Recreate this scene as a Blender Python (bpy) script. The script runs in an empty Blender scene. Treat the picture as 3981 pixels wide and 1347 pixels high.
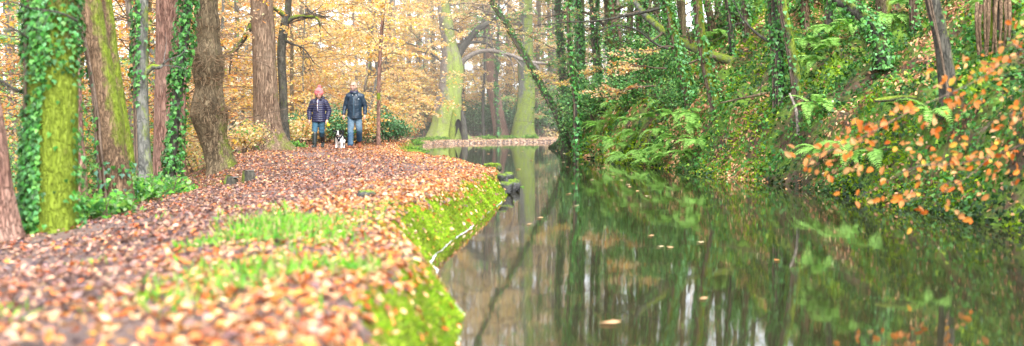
import bpy, math, random
import numpy as np
from mathutils import Vector

rng = np.random.default_rng(11)
random.seed(11)
scn = bpy.context.scene
COL = scn.collection
F, CX, HY, CZ = 4600.0, 1990.5, 470.0, 1.10      # focal length / principal point of the photograph, camera height


def P(px, py, d):
    return np.array([(px - CX) / F * d, d, CZ + (HY - py) / F * d])


def WX(px, d):
    return (px - CX) / F * d


def unit(a):
    a = np.asarray(a, float)
    return a / np.maximum(np.linalg.norm(a, axis=-1, keepdims=True), 1e-9)


# ---------------------------------------------------------------- noise
def _hash(ix, iy, iz, seed):
    h = (ix * 374761393 + iy * 668265263 + iz * 2147483647 + seed * 974711) & 0xFFFFFFFF
    h = ((h ^ (h >> 13)) * 1274126177) & 0xFFFFFFFF
    return ((h ^ (h >> 16)) & 0xFFFF) / 32767.5 - 1.0


def noise(x, y, z=0.0, seed=0):
    x, y, z = np.broadcast_arrays(np.asarray(x, float), np.asarray(y, float), np.asarray(z, float))
    ix, iy, iz = (np.floor(a).astype(np.int64) for a in (x, y, z))
    fx, fy, fz = x - ix, y - iy, z - iz
    fx, fy, fz = (a * a * (3 - 2 * a) for a in (fx, fy, fz))
    r = 0
    for dx in (0, 1):
        for dy in (0, 1):
            for dz in (0, 1):
                w = (fx if dx else 1 - fx) * (fy if dy else 1 - fy) * (fz if dz else 1 - fz)
                r = r + w * _hash(ix + dx, iy + dy, iz + dz, seed)
    return r


def fbm(x, y, z=0.0, seed=0, o=3):
    r, a = 0, 1.0
    for k in range(o):
        r = r + a * noise(np.asarray(x) * 2 ** k, np.asarray(y) * 2 ** k, np.asarray(z) * 2 ** k, seed + k)
        a *= .5
    return r


def sstep(a, b, x):
    t = np.clip((np.asarray(x, float) - a) / (b - a), 0, 1)
    return t * t * (3 - 2 * t)


# ---------------------------------------------------------------- terrain
LE = np.array([(-.25, -6), (-.25, 5.0), (-.22, 5.9), (-.24, 6.7), (-.44, 8.0), (-.60, 9.2), (-.55, 10.4), (-.40, 12.0), (-.27, 13.7),
               (-.10, 16.0), (0.0, 17.6), (.07, 19.4), (.0, 20.6), (-.35, 21.6), (-1.0, 23.6), (-1.6, 26), (-2.15, 28.2), (-2.7, 31.0),
               (-3.2, 38), (-3.75, 48), (-3.6, 52), (-2.9, 56), (0, 59), (2, 60), (8, 61.5), (60, 70)], float)
RE = np.array([(5.35, -6), (5.3, 6), (5.2, 9), (5.1, 11.6), (4.95, 12.6), (5.0, 14.2), (4.7, 16.1), (4.85, 18.6), (4.47, 21.6),
               (3.95, 23.4), (3.46, 26.8), (2.78, 30.4), (2.1, 35), (1.7, 39.5), (1.45, 46), (1.6, 50.5), (2.6, 53.5), (8, 55.5), (60, 62)], float)


def pl_dist(px, py, L):
    d2 = np.full(px.shape, 1e18)
    for a, b in zip(L[:-1], L[1:]):
        ab = b - a
        t = np.clip(((px - a[0]) * ab[0] + (py - a[1]) * ab[1]) / (ab @ ab), 0, 1)
        d2 = np.minimum(d2, (px - a[0] - t * ab[0]) ** 2 + (py - a[1] - t * ab[1]) ** 2)
    return np.sqrt(d2)


def inside(px, py, poly):
    r = np.zeros(px.shape, bool)
    n = len(poly)
    for i in range(n):
        x0, y0 = poly[i]
        x1, y1 = poly[(i + 1) % n]
        if y0 == y1:
            continue
        c = ((y0 > py) != (y1 > py)) & (px < (x1 - x0) * (py - y0) / (y1 - y0) + x0)
        r ^= c
    return r


LPOLY = list(map(tuple, LE)) + [(300, 120), (300, 400), (-300, 400), (-300, -6)]
RPOLY = list(map(tuple, RE)) + [(300, 62), (300, -6)]


def edges(x, y):
    x, y = np.broadcast_arrays(np.asarray(x, float), np.asarray(y, float))
    eL = pl_dist(x, y, LE)
    eL = np.where(inside(x, y, LPOLY), eL, -eL)
    eR = pl_dist(x, y, RE)
    eR = np.where(inside(x, y, RPOLY), eR, -eR)
    return eL, eR


def height(x, y):
    x, y = np.broadcast_arrays(np.asarray(x, float), np.asarray(y, float))
    eL, eR = edges(x, y)
    # left bank + towpath
    edge_h = .35 - .10 * sstep(17.4, 18.6, y) * (1 - sstep(20, 24, y)) + .03 * noise(y * .9, 3.1, 0, 5) - .22 * sstep(44, 52, y)
    lip = sstep(-.06, .37, eL)
    far = sstep(32, 50, y)
    drop = (.27 * (1 - sstep(12, 29, y)) - .04 * sstep(20, 30, y))
    z = -.08 + (edge_h + .08) * lip - drop * sstep(1.0, 4.2, eL)
    e_out = 4.3 + 3.5 * far
    z = z - .32 * np.clip(eL - e_out, 0, 5.0) * (1 - .85 * far)
    z = z + .05 * np.clip(y - 72, 0, 90) * sstep(60, 90, y)
    z = z + .02 * fbm(x * 1.3, y * 1.3, 0, 9) * sstep(.3, 1, eL) + .05 * fbm(x * .35, y * .35, 0, 19) * sstep(3, 8, eL)
    z = z + .035 * fbm(x * 4, y * 4, 0, 21) * sstep(-.02, .12, eL) * (1 - sstep(.3, .6, eL)) * .6
    # right hillside
    e = np.clip(eR, 0, 60)
    st = 1.0 * sstep(0, 1.0, e) - .05
    zr = st + .72 * np.clip(e - .55, 0, 14) + .30 * np.clip(e - 14.5, 0, 60)
    zr = zr + (.34 * fbm(x * .55, y * .55, 0, 31) + .24 * fbm(x * 1.7, y * 1.7, 0, 37)) * sstep(.1, 1.3, e)
    zr = zr * (1 - .35 * sstep(44, 53, y))
    bed = -.75 * sstep(0, .5, np.minimum(-eL, -eR)) - .08
    return np.where(eL > -.06, z, np.where(eR > 0, zr, bed))


def gz(x, y):
    return float(height(np.array([x]), np.array([y]))[0])


def normal_at(x, y, h=.08):
    dx = (height(x + h, y) - height(x - h, y)) / (2 * h)
    dy = (height(x, y + h) - height(x, y - h)) / (2 * h)
    return unit(np.stack([-dx, -dy, np.ones_like(dx)], -1))


# ---------------------------------------------------------------- mesh accumulator
class Geo:
    def __init__(s):
        s.V, s.F, s.C, s.M, s.A, s.n, s.smooth = [], [], [], [], [], 0, []

    def add(s, V, faces, col=(.5, .5, .5), mat=0, moss=None, smooth=True):
        """faces: int array (n,k)"""
        V = np.asarray(V, float).reshape(-1, 3)
        faces = np.asarray(faces, np.int64)
        s.V.append(V)
        s.F.append((faces + s.n, mat, smooth))
        c = np.empty((len(V), 3))
        c[:] = col
        s.C.append(c)
        a = np.zeros(len(V))
        if moss is not None:
            a[:] = moss
        s.A.append(a)
        s.n += len(V)

    def build(s, name, mats, parent=None, loc=None):
        me = bpy.data.meshes.new(name)
        V = np.concatenate(s.V) if s.V else np.zeros((0, 3))
        off = np.zeros(3)
        if parent is not None and loc is None:
            off = np.array(parent.get('_o', (0, 0, 0)))
        if loc is not None:
            off = np.array(loc, float)
        V = V - off
        loops = np.concatenate([f.ravel() for f, _, _ in s.F])
        cnt = np.concatenate([np.full(len(f), f.shape[1]) for f, _, _ in s.F])
        mi = np.concatenate([np.full(len(f), m) for f, m, _ in s.F])
        sm = np.concatenate([np.full(len(f), q) for f, _, q in s.F])
        me.vertices.add(len(V))
        me.vertices.foreach_set('co', V.astype(np.float32).ravel())
        me.loops.add(len(loops))
        me.loops.foreach_set('vertex_index', loops.astype(np.int32))
        me.polygons.add(len(cnt))
        me.polygons.foreach_set('loop_start', np.concatenate([[0], np.cumsum(cnt)[:-1]]).astype(np.int32))
        me.polygons.foreach_set('loop_total', cnt.astype(np.int32))
        me.polygons.foreach_set('material_index', mi.astype(np.int32))
        me.polygons.foreach_set('use_smooth', sm.astype(bool))
        a = me.attributes.new('Col', 'FLOAT_COLOR', 'POINT')
        C = np.concatenate(s.C)
        a.data.foreach_set('color', np.concatenate([C, np.ones((len(C), 1))], 1).astype(np.float32).ravel())
        A = np.concatenate(s.A)
        if A.any():
            b = me.attributes.new('moss', 'FLOAT', 'POINT')
            b.data.foreach_set('value', A.astype(np.float32))
        me.update(calc_edges=True)
        for m in (mats if isinstance(mats, (list, tuple)) else [mats]):
            me.materials.append(m)
        o = bpy.data.objects.new(name, me)
        COL.objects.link(o)
        if parent is not None:
            o.parent = parent
        elif loc is not None:
            o.location = loc
        return o


def empty(name, loc):
    o = bpy.data.objects.new(name, None)
    o.empty_display_size = .1
    COL.objects.link(o)
    o.location = tuple(float(v) for v in loc)
    o['_o'] = [float(v) for v in loc]
    return o


def tag(o, label=None, cat=None, group=None, kind=None):
    if label: o['label'] = label
    if cat: o['category'] = cat
    if group: o['group'] = group
    if kind: o['kind'] = kind
    return o


# ---------------------------------------------------------------- primitives
def catmull(pts, n):
    pts = np.asarray(pts, float)
    if len(pts) == 2:
        t = np.linspace(0, 1, n)[:, None]
        return pts[0] * (1 - t) + pts[1] * t
    p = np.vstack([2 * pts[0] - pts[1], pts, 2 * pts[-1] - pts[-2]])
    k = len(pts) - 1
    u = np.linspace(0, k - 1e-9, n)
    i = u.astype(int)
    t = (u - i)[:, None]
    a, b, c, d = p[i], p[i + 1], p[i + 2], p[i + 3]
    return .5 * (2 * b + (c - a) * t + (2 * a - 5 * b + 4 * c - d) * t ** 2 + (3 * b - a - 3 * c + d) * t ** 3)


def frames(C):
    T = unit(np.gradient(C, axis=0))
    ref = np.array([0, 1.0, 0]) if abs(T[0][1]) < .8 else np.array([0, 0, 1.0])
    U = np.zeros_like(C)
    u = unit(np.cross(ref, T[0]))
    for i in range(len(C)):
        u = unit(u - T[i] * (u @ T[i]))
        U[i] = u
    W = np.cross(T, U)
    return T, U, W


def tube(g, C, R, seg=8, col=(.3, .3, .3), mat=0, amp=0.0, freq=6.0, vf=.5, seed=0, moss=None, cap=True):
    """tube round centreline C; amp displaces the radius with bark-like noise; moss: f(dirs, pos)->0..1"""
    C = np.asarray(C, float)
    R = np.broadcast_to(np.asarray(R, float), (len(C),))
    T, U, W = frames(C)
    th = np.linspace(0, 2 * math.pi, seg, endpoint=False)
    D = U[:, None, :] * np.cos(th)[None, :, None] + W[:, None, :] * np.sin(th)[None, :, None]
    r = R[:, None] * np.ones((1, seg))
    if amp:
        L = np.concatenate([[0], np.cumsum(np.linalg.norm(np.diff(C, axis=0), axis=1))])[:, None]
        nz = fbm(np.cos(th)[None] * freq + L * 0, np.sin(th)[None] * freq + L * 0, L * vf * 2, seed, 3)
        lo = noise(np.cos(th)[None] * 1.2 + L * 0, np.sin(th)[None] * 1.2 + L * 0, L * 1.1, seed + 50)
        r = r * (1 + amp * nz + amp * .9 * lo)
    V = C[:, None, :] + D * r[..., None]
    n = len(C)
    i = np.arange(n - 1)[:, None] * seg
    j = np.arange(seg)[None]
    j2 = (j + 1) % seg
    faces = np.stack([i + j, i + j2, i + seg + j2, i + seg + j], -1).reshape(-1, 4)
    ms = None
    if moss is not None:
        ms = moss(D.reshape(-1, 3), V.reshape(-1, 3))
    V2 = V.reshape(-1, 3)
    g.add(V2, faces, col, mat, ms)
    if cap:
        for k, rev in ((0, True), (n - 1, False)):
            ring = V[k]
            idx = np.arange(seg)
            g.add(np.vstack([ring, C[k] + T[k] * R[k] * (.4 if not rev else -.2)]),
                  np.stack([idx, (idx + 1) % seg, np.full(seg, seg)], 1)[:, ::-1 if rev else 1], col, mat,
                  None if ms is None else float(ms.reshape(n, seg)[k].mean()))
    return V, D


# leaf templates: verts (u along, v across, w up), faces
T_OVAL = (np.array([(-.5, 0, 0), (0, -.30, .05), (.5, 0, 0), (0, .30, .05)]), np.array([(0, 1, 2, 3)]))
T_BEECH = (np.array([(-.5, 0, 0), (-.22, -.27, .10), (.2, -.24, .08), (.5, 0, -.08), (.2, .24, .08), (-.22, .27, .10)]),
           np.array([(0, 1, 2, 3), (0, 3, 4, 5)]))
T_CURL = (np.array([(-.5, 0, .10), (-.2, -.30, .16), (.2, -.25, .10), (.5, 0, .20), (.2, .26, .22), (-.2, .28, .06), (0, 0, 0)]),
          np.array([(6, 0, 1), (6, 1, 2), (6, 2, 3), (6, 3, 4), (6, 4, 5), (6, 5, 0)]))
T_IVY = (np.array([(-.35, 0, .05), (-.42, .34, -.02), (0, .42, 0), (.12, .22, .03), (.6, 0, -.08), (.12, -.22, .03), (0, -.42, 0), (-.42, -.34, -.02)]),
         np.array([(0, 1, 2, 3), (0, 3, 4, 5), (0, 5, 6, 7)]))
T_BLADE = (np.array([(0, -.06, 0), (0, .06, 0), (.55, .04, .10), (.55, -.04, .10), (1, 0, .35)]), np.array([(0, 1, 2, 3)]))


def leaves(g, C, N, size, cols, tmpl=T_OVAL, T=None, mat=0):
    C = np.asarray(C, float)
    n = len(C)
    if n == 0:
        return
    N = unit(np.broadcast_to(N, (n, 3)))
    if T is None:
        T = rng.normal(size=(n, 3))
    T = np.broadcast_to(T, (n, 3))
    T = unit(T - N * (T * N).sum(1, keepdims=True))
    B = np.cross(N, T)
    v, f = tmpl
    size = np.broadcast_to(np.asarray(size, float), (n,))[:, None, None]
    V = C[:, None] + size * (T[:, None] * v[None, :, :1] + B[:, None] * v[None, :, 1:2] + N[:, None] * v[None, :, 2:3])
    k = len(v)
    faces = (np.arange(n)[:, None, None] * k + f[None]).reshape(-1, f.shape[1])
    cols = np.broadcast_to(cols, (n, 3))
    g.add(V.reshape(-1, 3), faces, np.repeat(cols, k, 0), mat, None, False)


def pick(pal, n, jit=.12, w=None):
    pal = np.array(pal, float)
    w = None if w is None else np.array(w, float) / np.sum(w)
    c = pal[rng.choice(len(pal), n, p=w)]
    c = c * (1 + jit * rng.normal(size=(n, 1))) * (1 + .05 * rng.normal(size=(n, 3)))
    return np.clip(c, .004, .9)


ORANGE, PEACH, YELLOW, CREAM, RUST, BROWN, DARK = (.66, .27, .06), (.76, .45, .23), (.84, .56, .09), (.86, .69, .40), (.42, .11, .03), (.24, .11, .055), (.07, .045, .045)
IVY1, IVY2, IVY3, LIME, FERN, HOLLY = (.022, .10, .014), (.048, .205, .028), (.125, .33, .07), (.30, .46, .04), (.32, .62, .13), (.05, .18, .05)


# ---------------------------------------------------------------- materials
def mat(name):
    m = bpy.data.materials.new(name)
    m.use_nodes = True
    nt = m.node_tree
    nt.nodes.clear()
    out = nt.nodes.new('ShaderNodeOutputMaterial')
    return m, nt, out


def nd(nt, t, **kw):
    n = nt.nodes.new(t)
    for k, v in kw.items():
        if k in n.inputs.keys():
            n.inputs[k].default_value = v
        else:
            setattr(n, k, v)
    return n


def ramp(nt, stops, fac):
    r = nt.nodes.new('ShaderNodeValToRGB')
    el = r.color_ramp.elements
    while len(el) < len(stops):
        el.new(.5)
    for e, (p, c) in zip(el, stops):
        e.position = p
        e.color = tuple(c) + (1,) if len(c) == 3 else c
    nt.links.new(fac, r.inputs[0])
    return r.outputs[0]


def noise_node(nt, scale, vec=None, detail=4, rough=.6):
    n = nd(nt, 'ShaderNodeTexNoise')
    n.inputs['Scale'].default_value = scale
    n.inputs['Detail'].default_value = detail
    n.inputs['Roughness'].default_value = rough
    if vec is not None:
        nt.links.new(vec, n.inputs['Vector'])
    return n.outputs['Fac']


def coords(nt, scale=(1, 1, 1), kind='Object'):
    tc = nt.nodes.new('ShaderNodeTexCoord')
    mp = nt.nodes.new('ShaderNodeMapping')
    mp.inputs['Scale'].default_value = scale
    nt.links.new(tc.outputs[kind], mp.inputs['Vector'])
    return mp.outputs[0]


def mixc(nt, fac, a, b):
    m = nt.nodes.new('ShaderNodeMix')
    m.data_type = 'RGBA'
    for s, v in ((m.inputs[0], fac), (m.inputs[6], a), (m.inputs[7], b)):
        if hasattr(v, 'is_output'):
            nt.links.new(v, s)
        elif isinstance(v, (int, float)):
            s.default_value = v
        else:
            s.default_value = tuple(v) + (1,)
    return m.outputs[2]


def mathn(nt, op, a, b):
    m = nt.nodes.new('ShaderNodeMath')
    m.operation = op
    for s, v in ((m.inputs[0], a), (m.inputs[1], b)):
        if hasattr(v, 'is_output'):
            nt.links.new(v, s)
        else:
            s.default_value = v
    return m.outputs[0]


def bumpn(nt, h, strength, dist=.02):
    b = nt.nodes.new('ShaderNodeBump')
    b.inputs['Strength'].default_value = strength
    b.inputs['Distance'].default_value = dist
    nt.links.new(h, b.inputs['Height'])
    return b.outputs[0]


def princ(nt, out, col, rough=.7, normal=None, spec=.4):
    p = nt.nodes.new('ShaderNodeBsdfPrincipled')
    if hasattr(col, 'is_output'):
        nt.links.new(col, p.inputs['Base Color'])
    else:
        p.inputs['Base Color'].default_value = tuple(col) + (1,)
    if hasattr(rough, 'is_output'):
        nt.links.new(rough, p.inputs['Roughness'])
    else:
        p.inputs['Roughness'].default_value = rough
    p.inputs['Specular IOR Level'].default_value = spec
    if normal is not None:
        nt.links.new(normal, p.inputs['Normal'])
    nt.links.new(p.outputs[0], out.inputs[0])
    return p


def attr_col(nt):
    a = nt.nodes.new('ShaderNodeAttribute')
    a.attribute_name = 'Col'
    return a.outputs['Color']


def leaf_mat(name, trans=.45, rough=.5, spec=.3):
    m, nt, out = mat(name)
    c = attr_col(nt)
    nz = noise_node(nt, 9, coords(nt))
    c2 = mixc(nt, mathn(nt, 'MULTIPLY', nz, .55), c, mixc(nt, 1.0, c, (.0, .0, .0)))
    mulb = nt.nodes.new('ShaderNodeMix'); mulb.data_type = 'RGBA'; mulb.blend_type = 'MULTIPLY'
    mulb.inputs[0].default_value = .45
    nt.links.new(c, mulb.inputs[6])
    nt.links.new(ramp(nt, [(.3, (.72, .66, .6)), (.7, (1, 1, 1))], nz), mulb.inputs[7])
    c3 = mulb.outputs[2]
    p = nt.nodes.new('ShaderNodeBsdfPrincipled')
    nt.links.new(c3, p.inputs['Base Color'])
    p.inputs['Roughness'].default_value = rough
    p.inputs['Specular IOR Level'].default_value = spec
    t = nt.nodes.new('ShaderNodeBsdfTranslucent')
    nt.links.new(c3, t.inputs[0])
    mx = nt.nodes.new('ShaderNodeMixShader')
    mx.inputs[0].default_value = trans
    nt.links.new(p.outputs[0], mx.inputs[1])
    nt.links.new(t.outputs[0], mx.inputs[2])
    nt.links.new(mx.outputs[0], out.inputs[0])
    return m


M_LEAF = leaf_mat('autumn_leaf', .5, .6, .15)
M_IVY = leaf_mat('ivy_leaf', .25, .42, .35)
M_LITTER = leaf_mat('fallen_leaf', .15, .42, .4)
M_FERN = leaf_mat('fern_frond', .4, .5, .3)
M_MOSSY = leaf_mat('moss_blade', .4, .8, .1)


def bark(name, dark, mid, light, sx=14, sz=2.2, bump=.7, mossc=(.165, .225, .018), mscale=7):
    m, nt, out = mat(name)
    v = coords(nt, (sx, sx, sz))
    n1 = noise_node(nt, 1.0, v, 5, .65)
    n2 = noise_node(nt, 2.3, coords(nt), 4)
    vo = nt.nodes.new('ShaderNodeTexVoronoi')
    vo.feature = 'DISTANCE_TO_EDGE'
    vo.inputs['Scale'].default_value = .9
    wob = nt.nodes.new('ShaderNodeMix'); wob.data_type = 'VECTOR'; wob.inputs[0].default_value = .35
    nt.links.new(v, wob.inputs[4])
    nn = nd(nt, 'ShaderNodeTexNoise'); nn.inputs['Scale'].default_value = .8
    nt.links.new(v, nn.inputs['Vector'])
    sc = nt.nodes.new('ShaderNodeVectorMath'); sc.operation = 'SCALE'; sc.inputs[3].default_value = 14
    nt.links.new(nn.outputs['Color'], sc.inputs[0])
    nt.links.new(sc.outputs[0], wob.inputs[5])
    nt.links.new(wob.outputs[1], vo.inputs['Vector'])
    crack = ramp(nt, [(.0, (0, 0, 0)), (.16, (1, 1, 1))], vo.outputs['Distance'])
    c = ramp(nt, [(.30, dark), (.52, mid), (.74, light)], n1)
    c = mixc(nt, mathn(nt, 'MULTIPLY', mathn(nt, 'SUBTRACT', 1.0, crack), .75), c, tuple(x * .45 for x in dark))
    c = mixc(nt, ramp(nt, [(.45, (0, 0, 0)), (.7, (.5, .5, .5))], n2), c, tuple(x * .8 for x in light))
    a = nt.nodes.new('ShaderNodeAttribute'); a.attribute_name = 'moss'
    mn = noise_node(nt, mscale, coords(nt, (1, 1, .6)), 6, .7)
    mk = ramp(nt, [(.72, (0, 0, 0)), (.94, (1, 1, 1))], mathn(nt, 'ADD', mathn(nt, 'MULTIPLY', a.outputs['Fac'], .58), mathn(nt, 'MULTIPLY', mn, .95)))
    mk = mathn(nt, 'MULTIPLY', mk, ramp(nt, [(.02, (0, 0, 0)), (.1, (1, 1, 1))], a.outputs['Fac']))
    mossn = noise_node(nt, 30, coords(nt, (1, 1, .45)), 6, .75)
    mcol = ramp(nt, [(.3, tuple(x * .38 for x in mossc)), (.5, mossc), (.72, (mossc[0] * 1.7, mossc[1] * 1.6, mossc[2] * 3))], mossn)
    c = mixc(nt, mk, c, mcol)
    h = mathn(nt, 'ADD', mathn(nt, 'MULTIPLY', n1, .6), mathn(nt, 'MULTIPLY', crack, .6))
    princ(nt, out, c, .85, bumpn(nt, h, bump, .03), .25)
    return m


B_PINE = bark('pine_bark', (.09, .055, .04), (.28, .185, .125), (.46, .34, .24), 22, 2.4, .9)
B_RED = bark('larch_bark', (.13, .065, .05), (.29, .16, .12), (.44, .29, .23), 20, 3.2, .8)
B_BROWN = bark('brown_bark', (.075, .05, .03), (.20, .125, .075), (.34, .23, .14), 24, 5, .8)
B_OAK = bark('oak_bark', (.07, .052, .032), (.19, .14, .085), (.33, .26, .16), 16, 4.5, .9)
B_GREY = bark('grey_bark', (.06, .065, .06), (.15, .15, .135), (.27, .27, .24), 10, 4, .4)
B_DARK = bark('dark_bark', (.03, .03, .026), (.075, .07, .058), (.15, .14, .11), 14, 4, .5)
B_BEECH = bark('beech_bark', (.12, .10, .09), (.24, .20, .17), (.38, .33, .28), 5, 2.5, .3, (.24, .31, .05), 4)
B_TWIG = bark('twig_bark', (.07, .05, .036), (.17, .12, .085), (.28, .21, .16), 30, 6, .2)
B_SHOOT = bark('shoot_bark', (.14, .09, .055), (.30, .20, .12), (.45, .32, .2), 30, 6, .2)
B_STONE = bark('stone', (.025, .025, .026), (.06, .06, .06), (.14, .14, .14), 9, 9, .6, (.12, .19, .015), 14)


def ground_mat(name, stops, scale, bump=.6, rough=.85, fine=14, green=None, gth=(.5, .62)):
    m, nt, out = mat(name)
    v = coords(nt)
    n1 = noise_node(nt, scale, v, 6, .65)
    n2 = noise_node(nt, fine, v, 5, .7)
    f = mathn(nt, 'ADD', mathn(nt, 'MULTIPLY', n1, .5), mathn(nt, 'MULTIPLY', n2, .5))
    c = ramp(nt, stops, f)
    if green:
        n3 = noise_node(nt, scale * .8, coords(nt, (1, 1, 1)), 5, .65)
        gc = ramp(nt, [(.3, tuple(x * .4 for x in green)), (.7, tuple(min(1, x * 1.3) for x in green))], n2)
        c = mixc(nt, ramp(nt, [(gth[0], (0, 0, 0)), (gth[1], (1, 1, 1))], n3), c, gc)
    princ(nt, out, c, rough, bumpn(nt, n2, bump, .04), .3)
    return m


G_PATH = ground_mat('muddy_path', [(.32, (.055, .038, .036)), (.5, (.15, .10, .088)), (.7, (.28, .195, .17))], 2.2, .9, .6, 18)
G_WOOD = ground_mat('woodland_floor', [(.3, (.05, .03, .02)), (.5, (.22, .11, .05)), (.7, (.42, .25, .11))], 1.5, .8, .9, 10, (.10, .22, .04))
G_MOSS = ground_mat('mossy_earth', [(.3, (.04, .07, .008)), (.5, (.17, .25, .015)), (.7, (.33, .42, .03))], 3, .9, .95, 22)
G_HILL = ground_mat('bank_soil', [(.3, (.02, .014, .010)), (.5, (.075, .05, .03)), (.7, (.2, .12, .07))], 1.4, .9, .95, 9, (.12, .22, .025), (.42, .54))
G_BED = ground_mat('canal_mud', [(.3, (.03, .025, .015)), (.7, (.08, .06, .035))], 2)


def water_mat():
    m, nt, out = mat('canal_water')
    v = coords(nt, (1.0, .55, 1))
    n1 = noise_node(nt, 1.1, v, 2, .5)
    n2 = noise_node(nt, 7, coords(nt, (1.5, .5, 1)), 3, .5)
    h = mathn(nt, 'ADD', mathn(nt, 'MULTIPLY', n1, .6), mathn(nt, 'MULTIPLY', n2, .09))
    p = princ(nt, out, (.022, .021, .010), .036, bumpn(nt, h, .09, .035), .5)
    p.inputs['IOR'].default_value = 1.6
    return m


M_WATER = water_mat()


def attr_mat(name, rough=.8, spec=.25, fab=0.0, scale=60):
    m, nt, out = mat(name)
    c = attr_col(nt)
    nz = noise_node(nt, scale, coords(nt), 4)
    c2 = mixc(nt, ramp(nt, [(.35, (.35, .35, .35)), (.65, (0, 0, 0))], nz), c, (.02, .02, .02))
    princ(nt, out, c2, rough, bumpn(nt, nz, .3 + fab, .004), spec)
    return m


M_SKIN = attr_mat('skin', .55, .35)
M_CLOTH = attr_mat('woven_cloth', .85, .2, .3)
M_NYLON = attr_mat('nylon', .45, .4, .1, 25)
M_RUBBER = attr_mat('rubber', .3, .5)
M_FUR = attr_mat('fur', .9, .1, .6, 90)

# ---------------------------------------------------------------- world, sun, camera
SUN_EL, SUN_ROT = math.radians(50), math.radians(160)
w = bpy.data.worlds.new('World')
scn.world = w
w.use_nodes = True
nt = w.node_tree
bg = nt.nodes['Background']
sky = nt.nodes.new('ShaderNodeTexSky')
sky.sky_type = 'NISHITA'
sky.sun_disc = False
sky.sun_elevation = SUN_EL
sky.sun_rotation = SUN_ROT
sky.air_density = 1.0
sky.dust_density = 2.0
hs = nt.nodes.new('ShaderNodeHueSaturation')
hs.inputs['Saturation'].default_value = .22
nt.links.new(sky.outputs[0], hs.inputs['Color'])
nt.links.new(hs.outputs[0], bg.inputs['Color'])
bg.inputs['Strength'].default_value = .74
sl = bpy.data.lights.new('sun', 'SUN')
sl.energy = 5
sl.angle = math.radians(24)
sl.color = (1, .97, .92)
so = bpy.data.objects.new('sun', sl)
COL.objects.link(so)
sdir = Vector((math.sin(SUN_ROT) * math.cos(SUN_EL), math.cos(SUN_ROT) * math.cos(SUN_EL), math.sin(SUN_EL)))
so.rotation_euler = sdir.to_track_quat('Z', 'Y').to_euler()
so.location = (0, 0, 30)

cam = bpy.data.cameras.new('camera')
co = bpy.data.objects.new('camera', cam)
COL.objects.link(co)
co.location = (0, 0, CZ)
co.rotation_euler = (math.radians(90), 0, 0)
cam.sensor_width = 36
cam.lens = F / 3981 * 36
cam.shift_y = -(673.5 - HY) / 3981
cam.clip_end = 1000
cam.clip_start = .05
cam.dof.use_dof = True
cam.dof.focus_distance = 30.5
cam.dof.aperture_fstop = cam.lens / 1000 / .026
scn.camera = co
scn.view_settings.view_transform = 'Standard'
scn.view_settings.look = 'None'
scn.view_settings.exposure = 0
scn.cycles.use_denoising = True
scn.cycles.max_bounces = 10
scn.cycles.diffuse_bounces = 6
scn.cycles.glossy_bounces = 3
scn.cycles.transmission_bounces = 6
scn.cycles.sample_clamp_indirect = 6

# ---------------------------------------------------------------- autumn haze between the far trees
def haze():
    m, nt, out = mat('woodland_haze')
    v = nt.nodes.new('ShaderNodeVolumeScatter')
    v.inputs['Color'].default_value = (1, .93, .82, 1)
    v.inputs['Density'].default_value = .0072
    v.inputs['Anisotropy'].default_value = .2
    nt.links.new(v.outputs[0], out.inputs['Volume'])
    g = Geo()
    x0, x1, y0, y1, z0, z1 = -75, 60, 36, 140, -3, 20
    V = [(x, y, z) for x in (x0, x1) for y in (y0, y1) for z in (z0, z1)]
    g.add(V, [(0, 1, 3, 2), (4, 6, 7, 5), (0, 4, 5, 1), (2, 3, 7, 6), (0, 2, 6, 4), (1, 5, 7, 3)], smooth=False)
    o = g.build('haze', m)
    o['kind'] = 'structure'


haze()
# ---------------------------------------------------------------- ground sheets
xs = np.unique(np.round(np.concatenate([np.arange(-150, -24, 6), np.arange(-24, -7, 1), np.arange(-7, -1.6, .15), np.arange(-1.6, .8, .045),
                                        np.arange(.8, 1.4, .2), np.arange(1.4, 9.5, .13), np.arange(9.5, 24, .5), np.arange(24, 160, 6)]), 4))
ys = np.unique(np.round(np.concatenate([np.arange(-6, 3, 1), np.arange(3, 24, .11), np.arange(24, 62, .3), np.arange(62, 100, 2), np.arange(100, 261, 10)]), 4))
XX, YY = np.meshgrid(xs, ys)
ZZ = height(XX, YY)
nx_, ny_ = len(xs), len(ys)
GV = np.stack([XX, YY, ZZ], -1).reshape(-1, 3)
ii = (np.arange(ny_ - 1)[:, None] * nx_ + np.arange(nx_ - 1)[None]).ravel()
GF = np.stack([ii, ii + 1, ii + nx_ + 1, ii + nx_], 1)
fc = GV[GF].mean(1)
fL, fR = edges(fc[:, 0], fc[:, 1])
cls = np.full(len(GF), 3)                      # canal bed
cls[fL > 0] = 0
cls[(fL > -.10) & (fL < .33 + .06 * noise(fc[:, 0] * 4, fc[:, 1] * 4)) & (fc[:, 1] < 49)] = 1
cls[(fL > 4.4 + .5 * noise(fc[:, 1] * .7, 1.7)) | ((fL > 0) & (fc[:, 1] > 66))] = 2
cls[fR > -.02] = 4
for c, (nm, m, cat) in enumerate((('towpath', G_PATH, 'path'), ('grass_bank', G_MOSS, 'bank'), ('ground', G_WOOD, 'ground'), ('canal_bed', G_BED, 'ground'), ('hillside', G_HILL, 'hillside'))):
    sel = GF[cls == c]
    used, inv = np.unique(sel, return_inverse=True)
    g = Geo()
    g.add(GV[used], inv.reshape(-1, 4))
    o = g.build(nm, m)
    o['kind'] = 'structure'

g = Geo()
wl = [(x + (-.12 if 0 < y < 45 else 0), y) for x, y in LE] + [(62, 66)] + [(x + .1, y) for x, y in RE[::-1]]
wl = [(x, y + (.15 if 50 < y and i < len(LE) else 0), 0) for i, (x, y) in enumerate(wl)]
g.add(np.array(wl, float), np.arange(len(wl))[None])
wo = g.build('water', M_WATER)
wo['kind'] = 'structure'


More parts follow.
